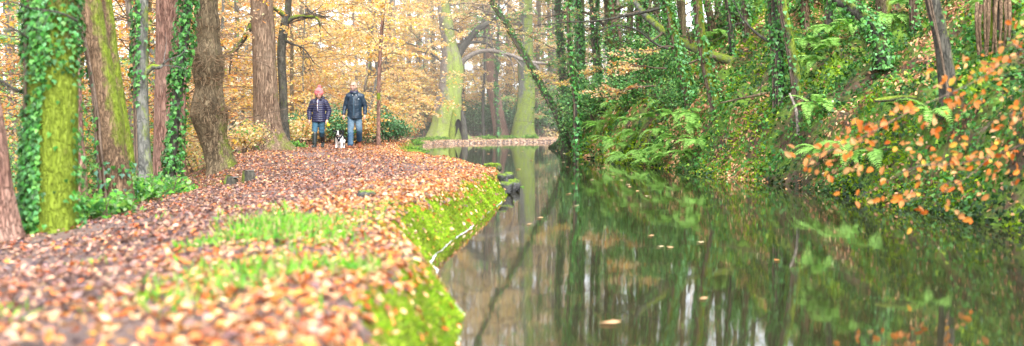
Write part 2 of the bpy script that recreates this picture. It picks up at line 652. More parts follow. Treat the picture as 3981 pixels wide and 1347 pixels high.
# ---------------------------------------------------------------- leaf litter, grass, moss (stuff)
def scatter(n, x0, x1, y0, y1):
    return rng.uniform(x0, x1, n), rng.uniform(y0, y1, n)


def litter():
    g = Geo()
    for (y0, y1, dens, s) in ((3.6, 9, 1250, 1.0), (9, 18, 1080, .95), (18, 34, 800, 1.0), (34, 48, 200, 1.5), (48, 70, 330, 1.8)):
        x0, x1 = (-6.5, .3) if y1 < 60 else (-9, 9)
        n = int((x1 - x0) * (y1 - y0) * dens)
        x, y = scatter(n, x0, x1, y0, y1)
        eL, _ = edges(x, y)
        clump = fbm(x * 1.1, y * .8, 0, 71)
        track = np.exp(-((eL - 2.7) / 1.15) ** 2) * sstep(2, 12, y + 6)
        grass = sstep(.1, .5, fbm(x * 1.5, y * 1.1, 0, 77) + .25) * (eL < 1.7)
        rag = .27 + .10 * fbm(x * 3.2, y * 3.2, 0, 64)
        rag = np.where(y > 45, .03, rag)
        keep = (eL > rag) & (eL < 5.3) & (rng.random(n) < .86 + .35 * clump - .46 * track * (y < 30) - .25 * grass)
        keep |= (eL > .04) & (eL <= rag) & (rng.random(n) < .10) & (y < 34)
        x, y, eL, clump = x[keep], y[keep], eL[keep], clump[keep]
        n = len(x)
        N = normal_at(x, y) + .34 * rng.normal(size=(n, 3))
        z = height(x, y) + rng.uniform(.008, .035, n)
        wet = np.clip(sstep(.8, 1.9, eL + .5 * clump) * (1 - .45 * sstep(16, 30, y)) * (y < 45), 0, 1)
        a = pick([PEACH, ORANGE, CREAM, (.62, .33, .16), (.50, .11, .02), (.60, .19, .04), YELLOW, (.30, .14, .09)], n, .18, [4, 3.8, 1.0, 4, 2.4, 2.8, .5, 2.2]) * .92
        b = pick([(.28, .155, .12), (.38, .225, .17), (.17, .105, .10), (.09, .06, .065), (.36, .10, .04), (.58, .34, .22), (.55, .16, .04)], n, .22, [4, 4, 3.2, 2.6, .9, 2.6, 1.1])
        c = np.where((rng.random(n) < .20 + .76 * wet)[:, None], b, a)
        if y0 >= 48:
            c = pick([(.66, .46, .34), (.78, .60, .44), PEACH, (.5, .34, .25)], n, .15)
        half = rng.random(n) < .5
        sz = s * rng.uniform(.028, .062, n)
        C = np.stack([x, y, z], 1)
        leaves(g, C[half], N[half], sz[half], c[half], T_CURL)
        leaves(g, C[~half], N[~half], sz[~half], c[~half], T_BEECH)
    o = g.build('leaf_litter', M_LITTER)
    tag(o, 'carpet of fallen orange and brown leaves over the towpath', 'fallen leaves', kind='stuff')


litter()


def blades(g, x, y, N, z, length, cols, lean=.5, width=.12):
    n = len(x)
    T = unit(N + lean * rng.normal(size=(n, 3)))
    side = unit(np.cross(T, rng.normal(size=(n, 3))))
    length = np.broadcast_to(length, (n,))[:, None]
    b = np.stack([x, y, z], 1)
    wv = side * length * width * .5
    tip = b + T * length + np.array([0, 0, -.25]) * length * rng.uniform(0, 1, (n, 1))
    mid = b + T * length * .55
    V = np.stack([b - wv, b + wv, mid + wv * .8, tip, mid - wv * .8], 1).reshape(-1, 3)
    faces = np.arange(n)[:, None] * 5 + np.arange(5)[None]
    g.add(V, faces, np.repeat(cols, 5, 0), 0, None, False)


def grass():
    g = Geo()
    n = 170000
    x, y = scatter(n, -3.0, .1, 4.2, 26)
    eL, _ = edges(x, y)
    m = fbm(x * 1.3, y * .9, 0, 77) + .5 * fbm(x * 4, y * 4, 0, 78)
    near = np.exp(-((y - 8.1) / 1.0) ** 2) * np.exp(-((x + 1.5) / .42) ** 2) * 1.35
    near2 = np.exp(-((y - 5.9) / 1.1) ** 2) * np.exp(-((x + 1.15) / .5) ** 2) * .45
    fr = np.exp(-((y - 21.5) / 2.5) ** 2) * .5 * (eL < 1.0) + .16 * np.exp(-((eL - .42) / .14) ** 2)
    keep = (eL > .38) & (rng.random(n) < np.clip(m * .4 - .22 + near + near2 + fr - .55 * sstep(9, 14, y), 0, 1)) & (eL < 2.6)
    x, y = x[keep], y[keep]
    blades(g, x, y, normal_at(x, y), height(x, y), rng.uniform(.05, .12, len(x)), pick([(.15, .46, .02), (.23, .52, .04), (.10, .32, .04), (.30, .48, .10), (.42, .38, .16)], len(x)), .55, .13)
    o = g.build('grass', M_FERN)
    tag(o, 'bright green grass tufts among leaves on the towpath edge', 'grass', kind='stuff')
    g = Geo()
    n = 170000
    x, y = scatter(n, -1.3, .2, 4.5, 21)
    eL, _ = edges(x, y)
    keep = (eL > .0) & (eL < .36 + .10 * fbm(x * 3.2, y * 3.2, 0, 64)) & (rng.random(n) < 1.0 - .8 * sstep(17, 18.2, y))
    x, y = x[keep], y[keep]
    m = .5 + .5 * fbm(x * 3, y * 3, 0, 88)[:, None]
    c = pick([(.28, .50, .02), (.38, .58, .03), (.22, .44, .03), (.46, .58, .06), (.22, .26, .04)], len(x), .18) * (.52 + .6 * m)
    blades(g, x, y, normal_at(x, y), height(x, y), rng.uniform(.014, .032, len(x)), c, .7, .34)
    o = g.build('moss', M_MOSSY)
    tag(o, 'thick yellow green moss covering the sloping canal edge', 'moss', kind='stuff')


grass()


def bank_cover():
    g = Geo()
    for (y0, y1, x0, x1, dens, s) in ((8, 18, 4.3, 12, 850, 1), (18, 30, 2.4, 13, 520, 1.15), (30, 54, 1.2, 16, 170, 1.7)):
        n = int((y1 - y0) * (x1 - x0) * dens)
        x, y = scatter(n, x0, x1, y0, y1)
        _, eR = edges(x, y)
        m = fbm(x * .9, y * .9, 0, 101)
        keep = (eR > .02) & (eR < 11) & (rng.random(n) < .82 + .5 * m)
        x, y, m, eR = x[keep], y[keep], m[keep], eR[keep]
        n = len(x)
        N0 = normal_at(x, y)
        z = height(x, y)
        brown = rng.random(n) < np.clip(.22 + .7 * fbm(x * .7, y * .7, 0, 111) + .30 * sstep(1.8, 4.5, eR), .04, .9)
        brown &= (rng.random(n) < .35 + .65 * sstep(12, 17, y))
        lift = rng.uniform(.01, .11, n) * np.where(brown, .4, 1)
        C = np.stack([x, y, z], 1) + N0 * lift[:, None]
        T = np.array([0, 0, -1.0]) + .8 * rng.normal(size=(n, 3))
        cg = pick([IVY1, IVY2, IVY3, (.10, .26, .03), LIME], n, .2, [4, 4, 1.6, 2, .8]) * ((.42 + .85 * sstep(-.5, .6, m)) * (.35 + .65 * sstep(.0, .45, eR)) * (.62 + .38 * sstep(11.5, 18, y)))[:, None]  # shade of hollows, undercut edge and near bank painted into the ivy colour
        cb = pick([PEACH, (.5, .25, .13), BROWN, (.38, .17, .08), CREAM], n, .2, [2.4, 3, 2.5, 3, .8])
        a = ~brown
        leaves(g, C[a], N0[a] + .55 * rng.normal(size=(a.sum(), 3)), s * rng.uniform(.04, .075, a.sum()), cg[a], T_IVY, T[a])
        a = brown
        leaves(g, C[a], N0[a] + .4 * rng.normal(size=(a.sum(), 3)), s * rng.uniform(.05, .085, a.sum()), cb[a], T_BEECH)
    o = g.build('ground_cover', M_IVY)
    tag(o, 'ivy and fallen leaves covering the steep canal bank', 'ground cover', kind='stuff')
    g = Geo()
    n = 190000
    x, y = scatter(n, 1.3, 10, 9, 40)
    _, eR = edges(x, y)
    m = fbm(x * 1.0, y * 1.0, 0, 121) + .38 * np.exp(-eR) - .05 * eR
    keep = (eR > .03) & (m > .28)
    x, y = x[keep], y[keep]
    N0 = normal_at(x, y)
    blades(g, x, y, N0, height(x, y) + .01, rng.uniform(.04, .10, len(x)), pick([(.24, .40, .02), (.36, .50, .03), (.14, .28, .02)], len(x), .2), .8, .35)
    o = g.build('moss', M_MOSSY)
    tag(o, 'bright moss cushions on the steep far bank above the water', 'moss', kind='stuff')


bank_cover()


# ---------------------------------------------------------------- trees
def grow(g, p0, d0, L, r0, n=10, wig=.25, droop=0.0, seg=5, col=(.2, .2, .2), mat_=0):
    """a wandering branch; returns its centreline"""
    C = [np.array(p0, float)]
    d = unit(np.array(d0, float))
    for i in range(n):
        d = unit(d + wig * rng.normal(size=3) * .6 + np.array([0, 0, -droop / n]))
        C.append(C[-1] + d * L / n)
    C = np.array(C)
    R = r0 * np.linspace(1, .25, len(C))
    tube(g, C, R, seg, col, mat_, cap=False)
    return C, R


def spray(g, p0, d0, L, n, pal, size, wt=None, matl=0, matb=1, r=.012, droop=.5, width=.35, tm=T_OVAL, flat=.55, twigs=4):
    """one beech spray: thin branch with side twigs and a flat layer of leaves along it"""
    C, R = grow(g, p0, d0, L, r, 7, .22, droop, 4, mat_=matb)
    d = unit(np.array([d0[0], d0[1], 0.0001]))
    side = np.array([-d[1], d[0], 0])
    for k in range(twigs):
        i = rng.integers(1, 7)
        s = rng.choice([-1, 1])
        grow(g, C[i], d * .8 + side * s + np.array([0, 0, .1]), L * width * rng.uniform(.6, 1.2), r * .5, 3, .2, .3, 3, mat_=matb)
    t = rng.beta(2, 1.5, n)
    idx = t * (len(C) - 1)
    base = np.stack([np.interp(idx, np.arange(len(C)), C[:, k]) for k in range(3)], 1)
    lat = rng.normal(size=n) * L * width * .55 * (.35 + t * (1.3 - t))
    pos = base + side * lat[:, None] + np.array([0, 0, 1]) * (rng.normal(size=n) * .06 * L * .6 - .12 * np.abs(lat))[:, None]
    ok = np.ones(n, bool)
    if pos[:, 2].min() < 2.9 and pos[:, 1].min() < 33:
        eP, _ = edges(pos[:, 0], pos[:, 1])
        ok = ~((eP > -3.5) & (eP < 4.3) & (pos[:, 1] < 32.6) & (pos[:, 0] < 0) & (pos[:, 2] < 2.9))   # nothing hangs over the path at head height
    pos = pos[ok]
    n = len(pos)
    if not n:
        return
    N = np.array([0, 0, 1.0]) + flat * 1.4 * rng.normal(size=(n, 3)) + np.array([0, -.35, 0])
    leaves(g, pos, N, size * rng.uniform(.7, 1.25, n), pick(pal, n, .14, wt), tm, d + .8 * rng.normal(size=(n, 3)), matl)


PAL_Y = [YELLOW, (.90, .68, .24), (.90, .74, .44), (.90, .74, .38), (.86, .58, .30), (.86, .54, .14), (.84, .46, .16), PEACH]
PAL_P = [(.86, .54, .28), (.88, .66, .42), (.90, .74, .46), (.88, .66, .26), (.86, .56, .14)]
PAL_O = [ORANGE, PEACH, (.74, .36, .12), (.84, .58, .36), CREAM]
PAL_G = [(.20, .44, .12), (.32, .54, .15), (.48, .60, .20), (.12, .34, .08), (.26, .48, .24)]
PAL_IV = [IVY1, IVY2, IVY3, (.10, .30, .10)]


def smooth_line(pts, d, H, bend=None):
    """pixel spec [(px,py,w[,dd])] base first -> centreline points and radii, run up to height H"""
    Q, R = [], []
    for q in pts:
        dd = d + (q[3] if len(q) > 3 else 0)
        Q.append(P(q[0], q[1], dd))
        R.append(q[2] * .5 / F * dd)
    zb = gz(Q[0][0], Q[0][1])
    if zb < Q[0][2] - .03:
        Q.insert(0, np.array([Q[0][0] - .3 * (Q[1][0] - Q[0][0]) * 0, Q[0][1], zb]))
        R.insert(0, R[0] * 1.12)
    b = Q[0].copy(); b[2] = min(zb, b[2]) - .25
    Q.insert(0, b); R.insert(0, R[0] * 1.15)
    if H and Q[-1][2] < H:
        dirn = unit(Q[-1] - Q[-2])
        while Q[-1][2] < H:
            dirn = unit(dirn * np.array([.85, .85, 1]) + np.array([0, 0, .12]) + .06 * rng.normal(size=3))
            Q.append(Q[-1] + dirn * 1.3)
            R.append(R[-1] * .90)
    return np.array(Q), np.array(R), zb


def ivy_on(g, C, R, dens, prob, size=(.05, .085), lift=.07, pal=PAL_IV, wt=(3, 4, 2.2, 2), zmax=9):
    L = np.linalg.norm(np.diff(C, axis=0), axis=1)
    A = (L * 2 * math.pi * .5 * (R[1:] + R[:-1]))
    for i in range(len(C) - 1):
        if min(C[i][2], C[i + 1][2]) > zmax:
            continue
        n = rng.poisson(A[i] * dens)
        if not n:
            continue
        t = rng.random(n)[:, None]
        th = rng.uniform(0, 2 * math.pi, n)
        T = unit(C[i + 1] - C[i])
        u = unit(np.cross(T, [0, 1, 0.01]))
        v = np.cross(T, u)
        D = u * np.cos(th)[:, None] + v * np.sin(th)[:, None]
        c0 = C[i] * (1 - t) + C[i + 1] * t
        r = R[i] * (1 - t) + R[i + 1] * t
        lump = .5 + .5 * noise(D[:, 0] * 2 + 7, D[:, 1] * 2, c0[:, 2] * 2.2, 5)
        pos = c0 + D * (r + lift * (rng.random((n, 1)) * .8 + .9 * lump[:, None] - .1))
        k = rng.random(n) < prob(D, pos) * np.clip(1.9 * lump - .25, 0, 1.3)
        m = k.sum()
        if m:
            N = D[k] + np.array([0, 0, .45]) + .4 * rng.normal(size=(m, 3))
            Tt = np.array([0, 0, -1.0]) + .35 * rng.normal(size=(m, 3))
            shade = .7 + .55 * lump[k][:, None]
            leaves(g, pos[k], N, rng.uniform(*size, m), pick(pal, m, .2, wt) * shade, T_IVY, Tt)


def tree(name, label, pts, d, bk, H=11, cat='tree', moss=None, ivy=None, crown=None, branches=(), amp=.06, seg=28, group=None, limbs=4,
         dens=1.0, step=.10):
    Q, R, zb = smooth_line(pts, d, H)
    seglen = np.linalg.norm(np.diff(Q, axis=0), axis=1).sum()
    n = int(max(24, min(130, seglen / step)))
    C = catmull(Q, n)
    Rr = np.maximum(catmull(np.stack([R, R, R], 1), n)[:, 0], .004)
    root = empty(name, (Q[0][0], Q[0][1], zb))
    tag(root, label, cat, group)
    seed = int(rng.integers(1000))
    g = Geo()
    tube(g, C, Rr, seg, amp=amp, seed=seed, moss=moss)
    g.build('trunk', bk, root)
    for br in branches:
        bq = np.array([P(q[0], q[1], d + (q[3] if len(q) > 3 else 0)) for q in br['pts']])
        brr = np.array([q[2] * .5 / F * d for q in br['pts']])
        m = 6 * len(bq)
        g = Geo()
        bC = catmull(bq, m)
        bR = np.interp(np.linspace(0, 1, m), np.linspace(0, 1, len(brr)), brr)
        tube(g, bC, bR, 10, amp=.08, seed=seed + 3, moss=br.get('moss', None))
        for k in range(br.get('twigs', 5)):
            i = rng.integers(m // 3, m - 1)
            dv = unit(bC[min(i + 1, m - 1)] - bC[i - 1]) + .8 * rng.normal(size=3)
            grow(g, bC[i], dv, br.get('tl', .03) * d, bR[i] * .45, 7, .3, .2, 5)
        ob = g.build('branch', br.get('bark', bk), root)
        if br.get('leaves'):
            g = Geo()
            for k in range(br['leaves']):
                i = rng.integers(m // 3, m - 1)
                spray(g, bC[i], rng.normal(size=3) * np.array([1, .8, .15]), rng.uniform(.02, .04) * d, br.get('n', 40), br.get('pal', PAL_P), br.get('size', .085), r=.006)
            g.build('foliage', [M_LEAF, B_TWIG], ob)
    if crown:
        gl = Geo()
        h0, h1 = crown.get('z', (5, H))
        ns = crown.get('n', 30)
        per = crown.get('per', 90)
        heights = np.sort(h0 + (h1 - h0) * rng.beta(1, crown.get('b', 1.25), ns))
        for h in heights:
            i = int(np.argmin(np.abs(C[:, 2] - h)))
            az = rng.uniform(0, 2 * math.pi)
            L = crown.get('L', 2.4) * rng.uniform(.6, 1.3)
            dv = np.array([math.cos(az), math.sin(az), rng.uniform(-.05, .6)])
            st = C[i] + dv * Rr[i] * .5
            C2, R2 = grow(gl, st, dv, L, max(.012, Rr[i] * .22), 8, .2, .25, 5, mat_=1)
            for k in range(crown.get('sub', 3)):
                j = rng.integers(2, 9)
                a2 = az + rng.uniform(-1, 1)
                spray(gl, C2[j], (math.cos(a2), math.sin(a2), rng.uniform(-.1, .3)), L * rng.uniform(.35, .6), int(per * rng.uniform(.5, 1.4)),
                      crown['pal'], crown.get('size', .085), crown.get('wt'), droop=.45, r=.008)
        gl.build('crown', [M_LEAF, crown.get('twig', B_TWIG)], root)
    if ivy:
        g = Geo()
        for k in range(4):
            th = rng.uniform(.85 * math.pi, 1.4 * math.pi) + np.linspace(0, rng.normal() * .4, n) + .2 * np.sin(np.linspace(0, 9, n) + k)
            kk = C[:, 2] < ivy.get('zmax', 9)
            Q2 = (C + np.stack([np.cos(th), np.sin(th), 0 * th], 1) * (Rr[:, None] * 1.04 + .004))[kk]
            tube(g, Q2, .006 + .012 * rng.random(), 5, mat=1, cap=False)
        ivy_on(g, C, Rr, ivy.get('dens', 900), ivy['prob'], ivy.get('size', (.05, .085)), ivy.get('lift', .06), ivy.get('pal', PAL_IV), ivy.get('wt', (3, 4, 2.2, 2)), ivy.get('zmax', 9))
        if g.n:
            g.build('ivy', [M_IVY, B_TWIG], root)
    return root, C, Rr


def ang(D):           # +1 on the picture's right side of the trunk, -1 on its left
    return D[:, 0]


# --- trees along the left edge of the towpath
tree('conifer_tree', 'pinkish brown bare conifer trunk at the far left edge, leaning out of view',
     [(0, 930, 175), (-25, 720, 130), (-45, 480, 112), (-85, 200, 104), (-115, 0, 100)], 9.4, B_RED, 12, amp=.05,
     crown=dict(n=10, z=(6, 12), pal=PAL_O, per=50))
tree('ivy_clad_tree', 'thick leftmost trunk with dense green ivy on its left and yellow moss on its right',
     [(192, 935, 225), (196, 800, 200), (200, 600, 190), (203, 400, 188), (205, 200, 186), (205, 0, 180)], 10.0, B_BROWN, 13, amp=.045, seg=40,
     moss=lambda D, V: np.clip(.95 - .25 * sstep(1.3, 2.0, V[:, 2]), 0, 1),
     ivy=dict(dens=3000, size=(.034, .058), lift=.06,
              prob=lambda D, p: np.where(p[:, 2] > 1.32 + .2 * D[:, 0], .8 - .35 * (D[:, 0] > .2), np.where(D[:, 0] < .02, 1, np.where(D[:, 0] > .9, .22, .02)))),
     branches=[dict(pts=[(300, 82, 9, -.4), (230, 50, 8, -.6), (120, 32, 6, -.8), (40, 4, 4, -1)], bark=B_DARK, twigs=7, leaves=5, n=9, size=.05, pal=PAL_O),
               dict(pts=[(110, 150, 8, -.3), (60, 118, 6, -.5), (0, 125, 4, -.6)], bark=B_DARK, twigs=6, leaves=3, n=8, size=.05, pal=PAL_O),
               dict(pts=[(90, 360, 18, 0), (50, 345, 14, 0), (10, 318, 12, 0), (-40, 300, 9, 0)], bark=B_DARK, twigs=6)],
     crown=dict(n=12, z=(6, 13), pal=PAL_G, per=60))
tree('conifer_tree', 'slim reddish brown trunk just right of the leftmost ivy trunk',
     [(330, 880, 62), (322, 800, 52), (312, 650, 46), (302, 480, 42), (292, 200, 40), (286, 0, 38)], 14.0, B_RED, 11, amp=.05, crown=dict(n=8, z=(5, 11), pal=PAL_O, per=50))
tree('oak_tree', 'leaning brown trunk with a mossy bulge on its right side',
     [(462, 805, 135), (450, 690, 118), (432, 560, 106), (428, 470, 104), (405, 330, 88), (385, 216, 86), (358, 90, 90), (337, 0, 98)], 14.2, B_BROWN, 12, amp=.07, seg=36,
     moss=lambda D, V: np.clip(.18 + .6 * D[:, 0] - .1 * D[:, 1], 0, 1) * (.45 + .55 * sstep(.6, 1.0, V[:, 2])),
     ivy=dict(dens=800, size=(.045, .075), prob=lambda D, p: np.where((D[:, 0] < -.45), .5, np.where(p[:, 2] < .6, .35, .0)), pal=[(.08, .2, .12), IVY2, IVY3, IVY1]),
     crown=dict(n=12, z=(6, 12), pal=PAL_Y, per=60))
tree('oak_tree', 'thin brown trunk hidden behind the leaning mossy one',
     [(505, 810, 66), (492, 600, 54), (465, 400, 46), (440, 220, 42), (415, 0, 38)], 15.6, B_BROWN, 11, amp=.06,
     moss=lambda D, V: .45 + .4 * D[:, 0], crown=dict(n=10, z=(4, 11), pal=PAL_Y, per=60))
tree('ash_tree', 'smooth grey trunk with ivy up its left side and a mossy stub branch',
     [(563, 745, 88), (558, 640, 66), (552, 500, 56), (548, 300, 52), (551, 100, 48), (553, 0, 46)], 17.5, B_GREY, 12, amp=.03,
     moss=lambda D, V: .25 + .3 * D[:, 0],
     ivy=dict(dens=1100, prob=lambda D, p: np.where(D[:, 0] < .1, .75, .05) * sstep(1.1, 1.6, p[:, 2])),
     branches=[dict(pts=[(560, 290, 26), (590, 262, 24), (618, 262, 18), (640, 250, 7)], moss=lambda D, V: .5 + .5 * D[:, 2], twigs=4)],
     crown=dict(n=12, z=(4.5, 12), pal=PAL_Y, per=60))
tree('larch_tree', 'straight wide reddish trunk behind the ivy covered slender one',
     [(650, 735, 118), (648, 600, 100), (648, 400, 92), (650, 200, 90), (652, 0, 88)], 20.5, B_RED, 13, amp=.04, crown=dict(n=10, z=(6, 13), pal=PAL_P, per=60))
tree('larch_tree', 'narrow reddish trunk close beside the wide reddish trunk',
     [(703, 722, 42), (702, 500, 38), (712, 200, 36), (718, 0, 34)], 22.0, B_RED, 13, amp=.04, crown=dict(n=10, z=(6, 13), pal=PAL_P, per=60))
tree('ivy_clad_tree', 'slender leaning trunk wrapped in dark ivy in front of the reddish trunks',
     [(664, 712, 38), (672, 600, 34), (684, 450, 34), (706, 250, 34), (735, 0, 32)], 18.6, B_DARK, 12, amp=.06, seg=16,
     ivy=dict(dens=1700, prob=lambda D, p: .78 + 0 * D[:, 0], lift=.11, size=(.05, .085)), crown=dict(n=12, z=(4.5, 12), pal=PAL_P, per=60))


def burr_oak():
    root, C, R = tree('oak_tree', 'gnarled brown oak trunk ringed with collars of twiggy shoots',
                      [(864, 690, 140), (858, 640, 112), (842, 575, 94), (828, 520, 100), (816, 450, 128), (812, 395, 112), (812, 340, 92), (810, 275, 112), (808, 215, 118), (808, 160, 90), (806, 90, 96), (804, 0, 84)], 22.5, B_OAK, 12, amp=.17, seg=32,
                      moss=lambda D, V: np.clip(.22 + .42 * D[:, 0], 0, 1) * (1 - .45 * sstep(.5, 1.6, V[:, 2])), crown=dict(n=14, z=(4.2, 12), pal=PAL_O, per=70))
    for (z0, w_, n) in ((2.22, .10, 90), (1.86, .05, 50), (1.25, .13, 130), (2.75, .07, 45), (.72, .05, 25)):
        g = Geo()
        gl = Geo()
        for k in range(n):
            z = z0 + w_ * rng.normal() * .6
            i = int(np.argmin(np.abs(C[:, 2] - z)))
            az = rng.uniform(-math.pi - .3, .3) if rng.random() < .9 else rng.uniform(0, 2 * math.pi)
            dv = np.array([math.cos(az), math.sin(az), rng.uniform(-.25, .5)])
            Cc, _ = grow(g, C[i] + np.array([0, 0, z - C[i][2]]) + dv * R[i] * .9, dv, rng.uniform(.12, .48) * (1.35 if abs(math.cos(az)) > .75 else 1), .0075, 5, .35, .1, 4)
            if rng.random() < .55:
                m = rng.integers(1, 4)
                leaves(gl, Cc[-1] + .05 * rng.normal(size=(m, 3)), rng.normal(size=(m, 3)) + [0, -1, .3], rng.uniform(.06, .1, m), pick(PAL_O, m), T_BEECH)
        ob = g.build('twig_collar', B_SHOOT, root)
        if gl.n:
            gl.build('foliage', M_LEAF, ob)


burr_oak()
_mb = lambda D, V: .55 + .4 * D[:, 2]
tree('pine_tree', 'big straight pine trunk with deep furrowed bark beside the woman',
     [(1058, 588, 185), (1052, 550, 132), (1040, 480, 106), (1030, 300, 92), (1021, 100, 86), (1016, 0, 83)], 29, B_PINE, 15, amp=.05, seg=40,
     moss=lambda D, V: np.clip(.1 + .25 * D[:, 0] + .25 * (V[:, 2] < .8), 0, 1),
     crown=dict(n=12, z=(8, 15), pal=PAL_Y, per=60))
tree('beech_tree', 'dark crooked trunk behind the big pine with arching bare branches',
     [(1112, 580, 46), (1104, 480, 36), (1099, 330, 32), (1094, 200, 34), (1106, 100, 34), (1118, 40, 26)], 31, B_DARK, 10, amp=.08, seg=18,
     moss=lambda D, V: .3 + .4 * D[:, 2] + 0 * D[:, 0],
     branches=[dict(pts=[(1102, 100, 24), (1140, 70, 18), (1190, 66, 14), (1232, 72, 9), (1246, 110, 4)], moss=_mb, twigs=9),
               dict(pts=[(1106, 60, 22), (1060, 30, 18), (1004, 60, 18, .6), (972, 110, 22, .6), (935, 170, 20, .6), (888, 220, 14, .6)], moss=_mb, twigs=8),
               dict(pts=[(1100, 150, 14), (1130, 170, 9), (1180, 190, 6), (1225, 250, 3)], twigs=8)],
     crown=dict(n=16, z=(3.6, 10), pal=PAL_Y, per=80))
tree('sapling', 'thin straight sapling with a moss patch standing right of the man',
     [(1472, 566, 17), (1472, 450, 15), (1474, 300, 15), (1484, 120, 13), (1496, 0, 12)], 33.5, B_RED, 9, amp=.05, seg=10,
     moss=lambda D, V: (np.abs(V[:, 2] - 1.75) < .12) * .95,
     crown=dict(n=24, z=(2.6, 9), pal=PAL_Y, per=90, L=1.8))

# --- far trees at the bend
def beech_moss(D, V):
    z = V[:, 2]
    return np.clip(.80 - .12 * sstep(3.6, 4.6, z) - .75 * np.exp(-((D[:, 0] + .75) / .35) ** 2) * sstep(1.2, 2, z), 0, 1)


def big_beech():
    d = 59
    root, C, R = tree('beech_tree', 'huge moss covered beech with a dark hollow at its foot, by the canal bend',
                      [(1736, 543, 178), (1736, 510, 134), (1742, 440, 104), (1752, 340, 90), (1756, 250, 84), (1744, 160, 58), (1728, 60, 50), (1722, 0, 44)], d, B_BEECH, 16, amp=.10, seg=40, step=.2,
                      moss=beech_moss,
                      branches=[dict(pts=[(1760, 270, 40), (1782, 213, 34), (1823, 151, 27), (1864, 110, 26), (1919, 83, 18), (1990, 60, 10)], twigs=10, bark=B_DARK, tl=.035),
                                dict(pts=[(1780, 262, 28), (1806, 232, 23), (1851, 206, 19), (1906, 197, 17), (1988, 216, 14), (2057, 241, 14), (2150, 250, 7)], twigs=10, bark=B_BEECH, tl=.03),
                                dict(pts=[(1745, 250, 22), (1700, 225, 15), (1668, 200, 13), (1630, 185, 8), (1560, 160, 4)], twigs=8, bark=B_DARK, tl=.03),
                                dict(pts=[(1780, 180, 20), (1840, 165, 12), (1890, 168, 10), (1920, 195, 5)], twigs=5, bark=B_DARK)],
                      crown=dict(n=34, z=(6.2, 16), pal=PAL_P, per=90, L=4.5, size=.12))
    # the hollow: shallow arched cup with shade painted in near black, root rim
    g = Geo()
    n = 14
    rim, inn = [], []
    for k in range(n + 1):
        t = math.pi * k / n
        x = 1782 + 17 * math.cos(t)
        y = 541 - 78 * math.sin(t) ** .8
        rim.append(P(x, y, d - 1.08)); inn.append(P(x * .85 + 1782 * .15, y * .9 + 541 * .1, d - .98))
    rim, inn = np.array(rim), np.array(inn)
    m = n + 1
    i = np.arange(n)
    g.add(np.vstack([rim, inn, inn.mean(0)[None] + [0, .1, 0]]), np.stack([i, i + 1, i + 1 + m, i + m], 1), (.01, .01, .01))
    g.add(np.vstack([inn, inn.mean(0)[None] + [0, .1, 0]]), np.stack([i, i + 1, np.full(n, m)], 1), (.01, .01, .01))
    g.build('hollow', attr_mat('hollow_shade', .95, .05), root)
    for side, px in ((-1, 1758), (1, 1805)):
        g = Geo()
        q = catmull([P(px - side * 8, 430, d - .80), P(px - side * 2, 490, d - .95), P(px + side * 3, 548, d - 1.1)], 14)
        tube(g, q, np.linspace(.08, .17, 14), 12, amp=.15, seed=4, moss=(lambda D, V: .8 + 0 * D[:, 0]) if side < 0 else (lambda D, V: .3 + 0 * D[:, 0]))
        g.build('root', B_DARK, root)


big_beech()
tree('beech_tree', 'moss covered pale green trunk right of the huge beech at the bend',
     [(2034, 538, 108), (2034, 500, 88), (2044, 400, 70), (2048, 300, 62), (2046, 150, 54), (2044, 0, 48)], 62.5, B_GREY, 14, amp=.09, step=.2,
     moss=lambda D, V: .74 - .5 * np.exp(-((D[:, 0] + .6) / .3) ** 2) * sstep(2.0, 2.8, V[:, 2]), crown=dict(n=30, z=(5.5, 14), pal=PAL_P + PAL_G[:2], per=80, L=4, size=.12))
tree('larch_tree', 'reddish trunk leaning left between the two mossy beeches at the bend',
     [(1950, 535, 62), (1935, 450, 52), (1918, 344, 46), (1902, 227, 38), (1895, 100, 32), (1890, 0, 30)], 63.5, B_RED, 14, amp=.05, step=.2, crown=dict(n=16, z=(7, 14), pal=PAL_P, per=70, L=3, size=.12))
tree('sapling', 'thin dark stem left of the reddish trunk at the bend',
     [(1880, 530, 13), (1878, 400, 11), (1884, 250, 10), (1880, 60, 8)], 62, B_DARK, 9, seg=8, crown=dict(n=10, z=(3, 9), pal=PAL_P, per=60, size=.11))
tree('sapling', 'thin dark stem crossing in front of the reddish trunk at the bend',
     [(1938, 532, 15), (1930, 400, 13), (1932, 250, 11), (1940, 60, 8)], 61.5, B_DARK, 9, seg=8,
     ivy=dict(dens=300, size=(.1, .16), prob=lambda D, p: .5 + 0 * D[:, 0]), crown=dict(n=10, z=(4, 9), pal=PAL_G, per=60, size=.11))
tree('ivy_clad_tree', 'thin dark ivy tree leaning left over the canal from the far bank',
     [(2200, 545, 40), (2188, 505, 31), (2165, 445, 28), (2128, 378, 26), (2088, 305, 25), (2050, 235, 24), (2005, 160, 22), (1962, 85, 21), (1925, 30, 20), (1900, -20, 20)], 40, B_DARK, 8.5, amp=.06, seg=16,
     moss=lambda D, V: .35 + .4 * D[:, 2], ivy=dict(dens=800, size=(.05, .085), lift=.035, prob=lambda D, p: .45 + .3 * D[:, 2]),
     crown=dict(n=16, z=(4.0, 8.5), pal=PAL_P, per=40, size=.09))

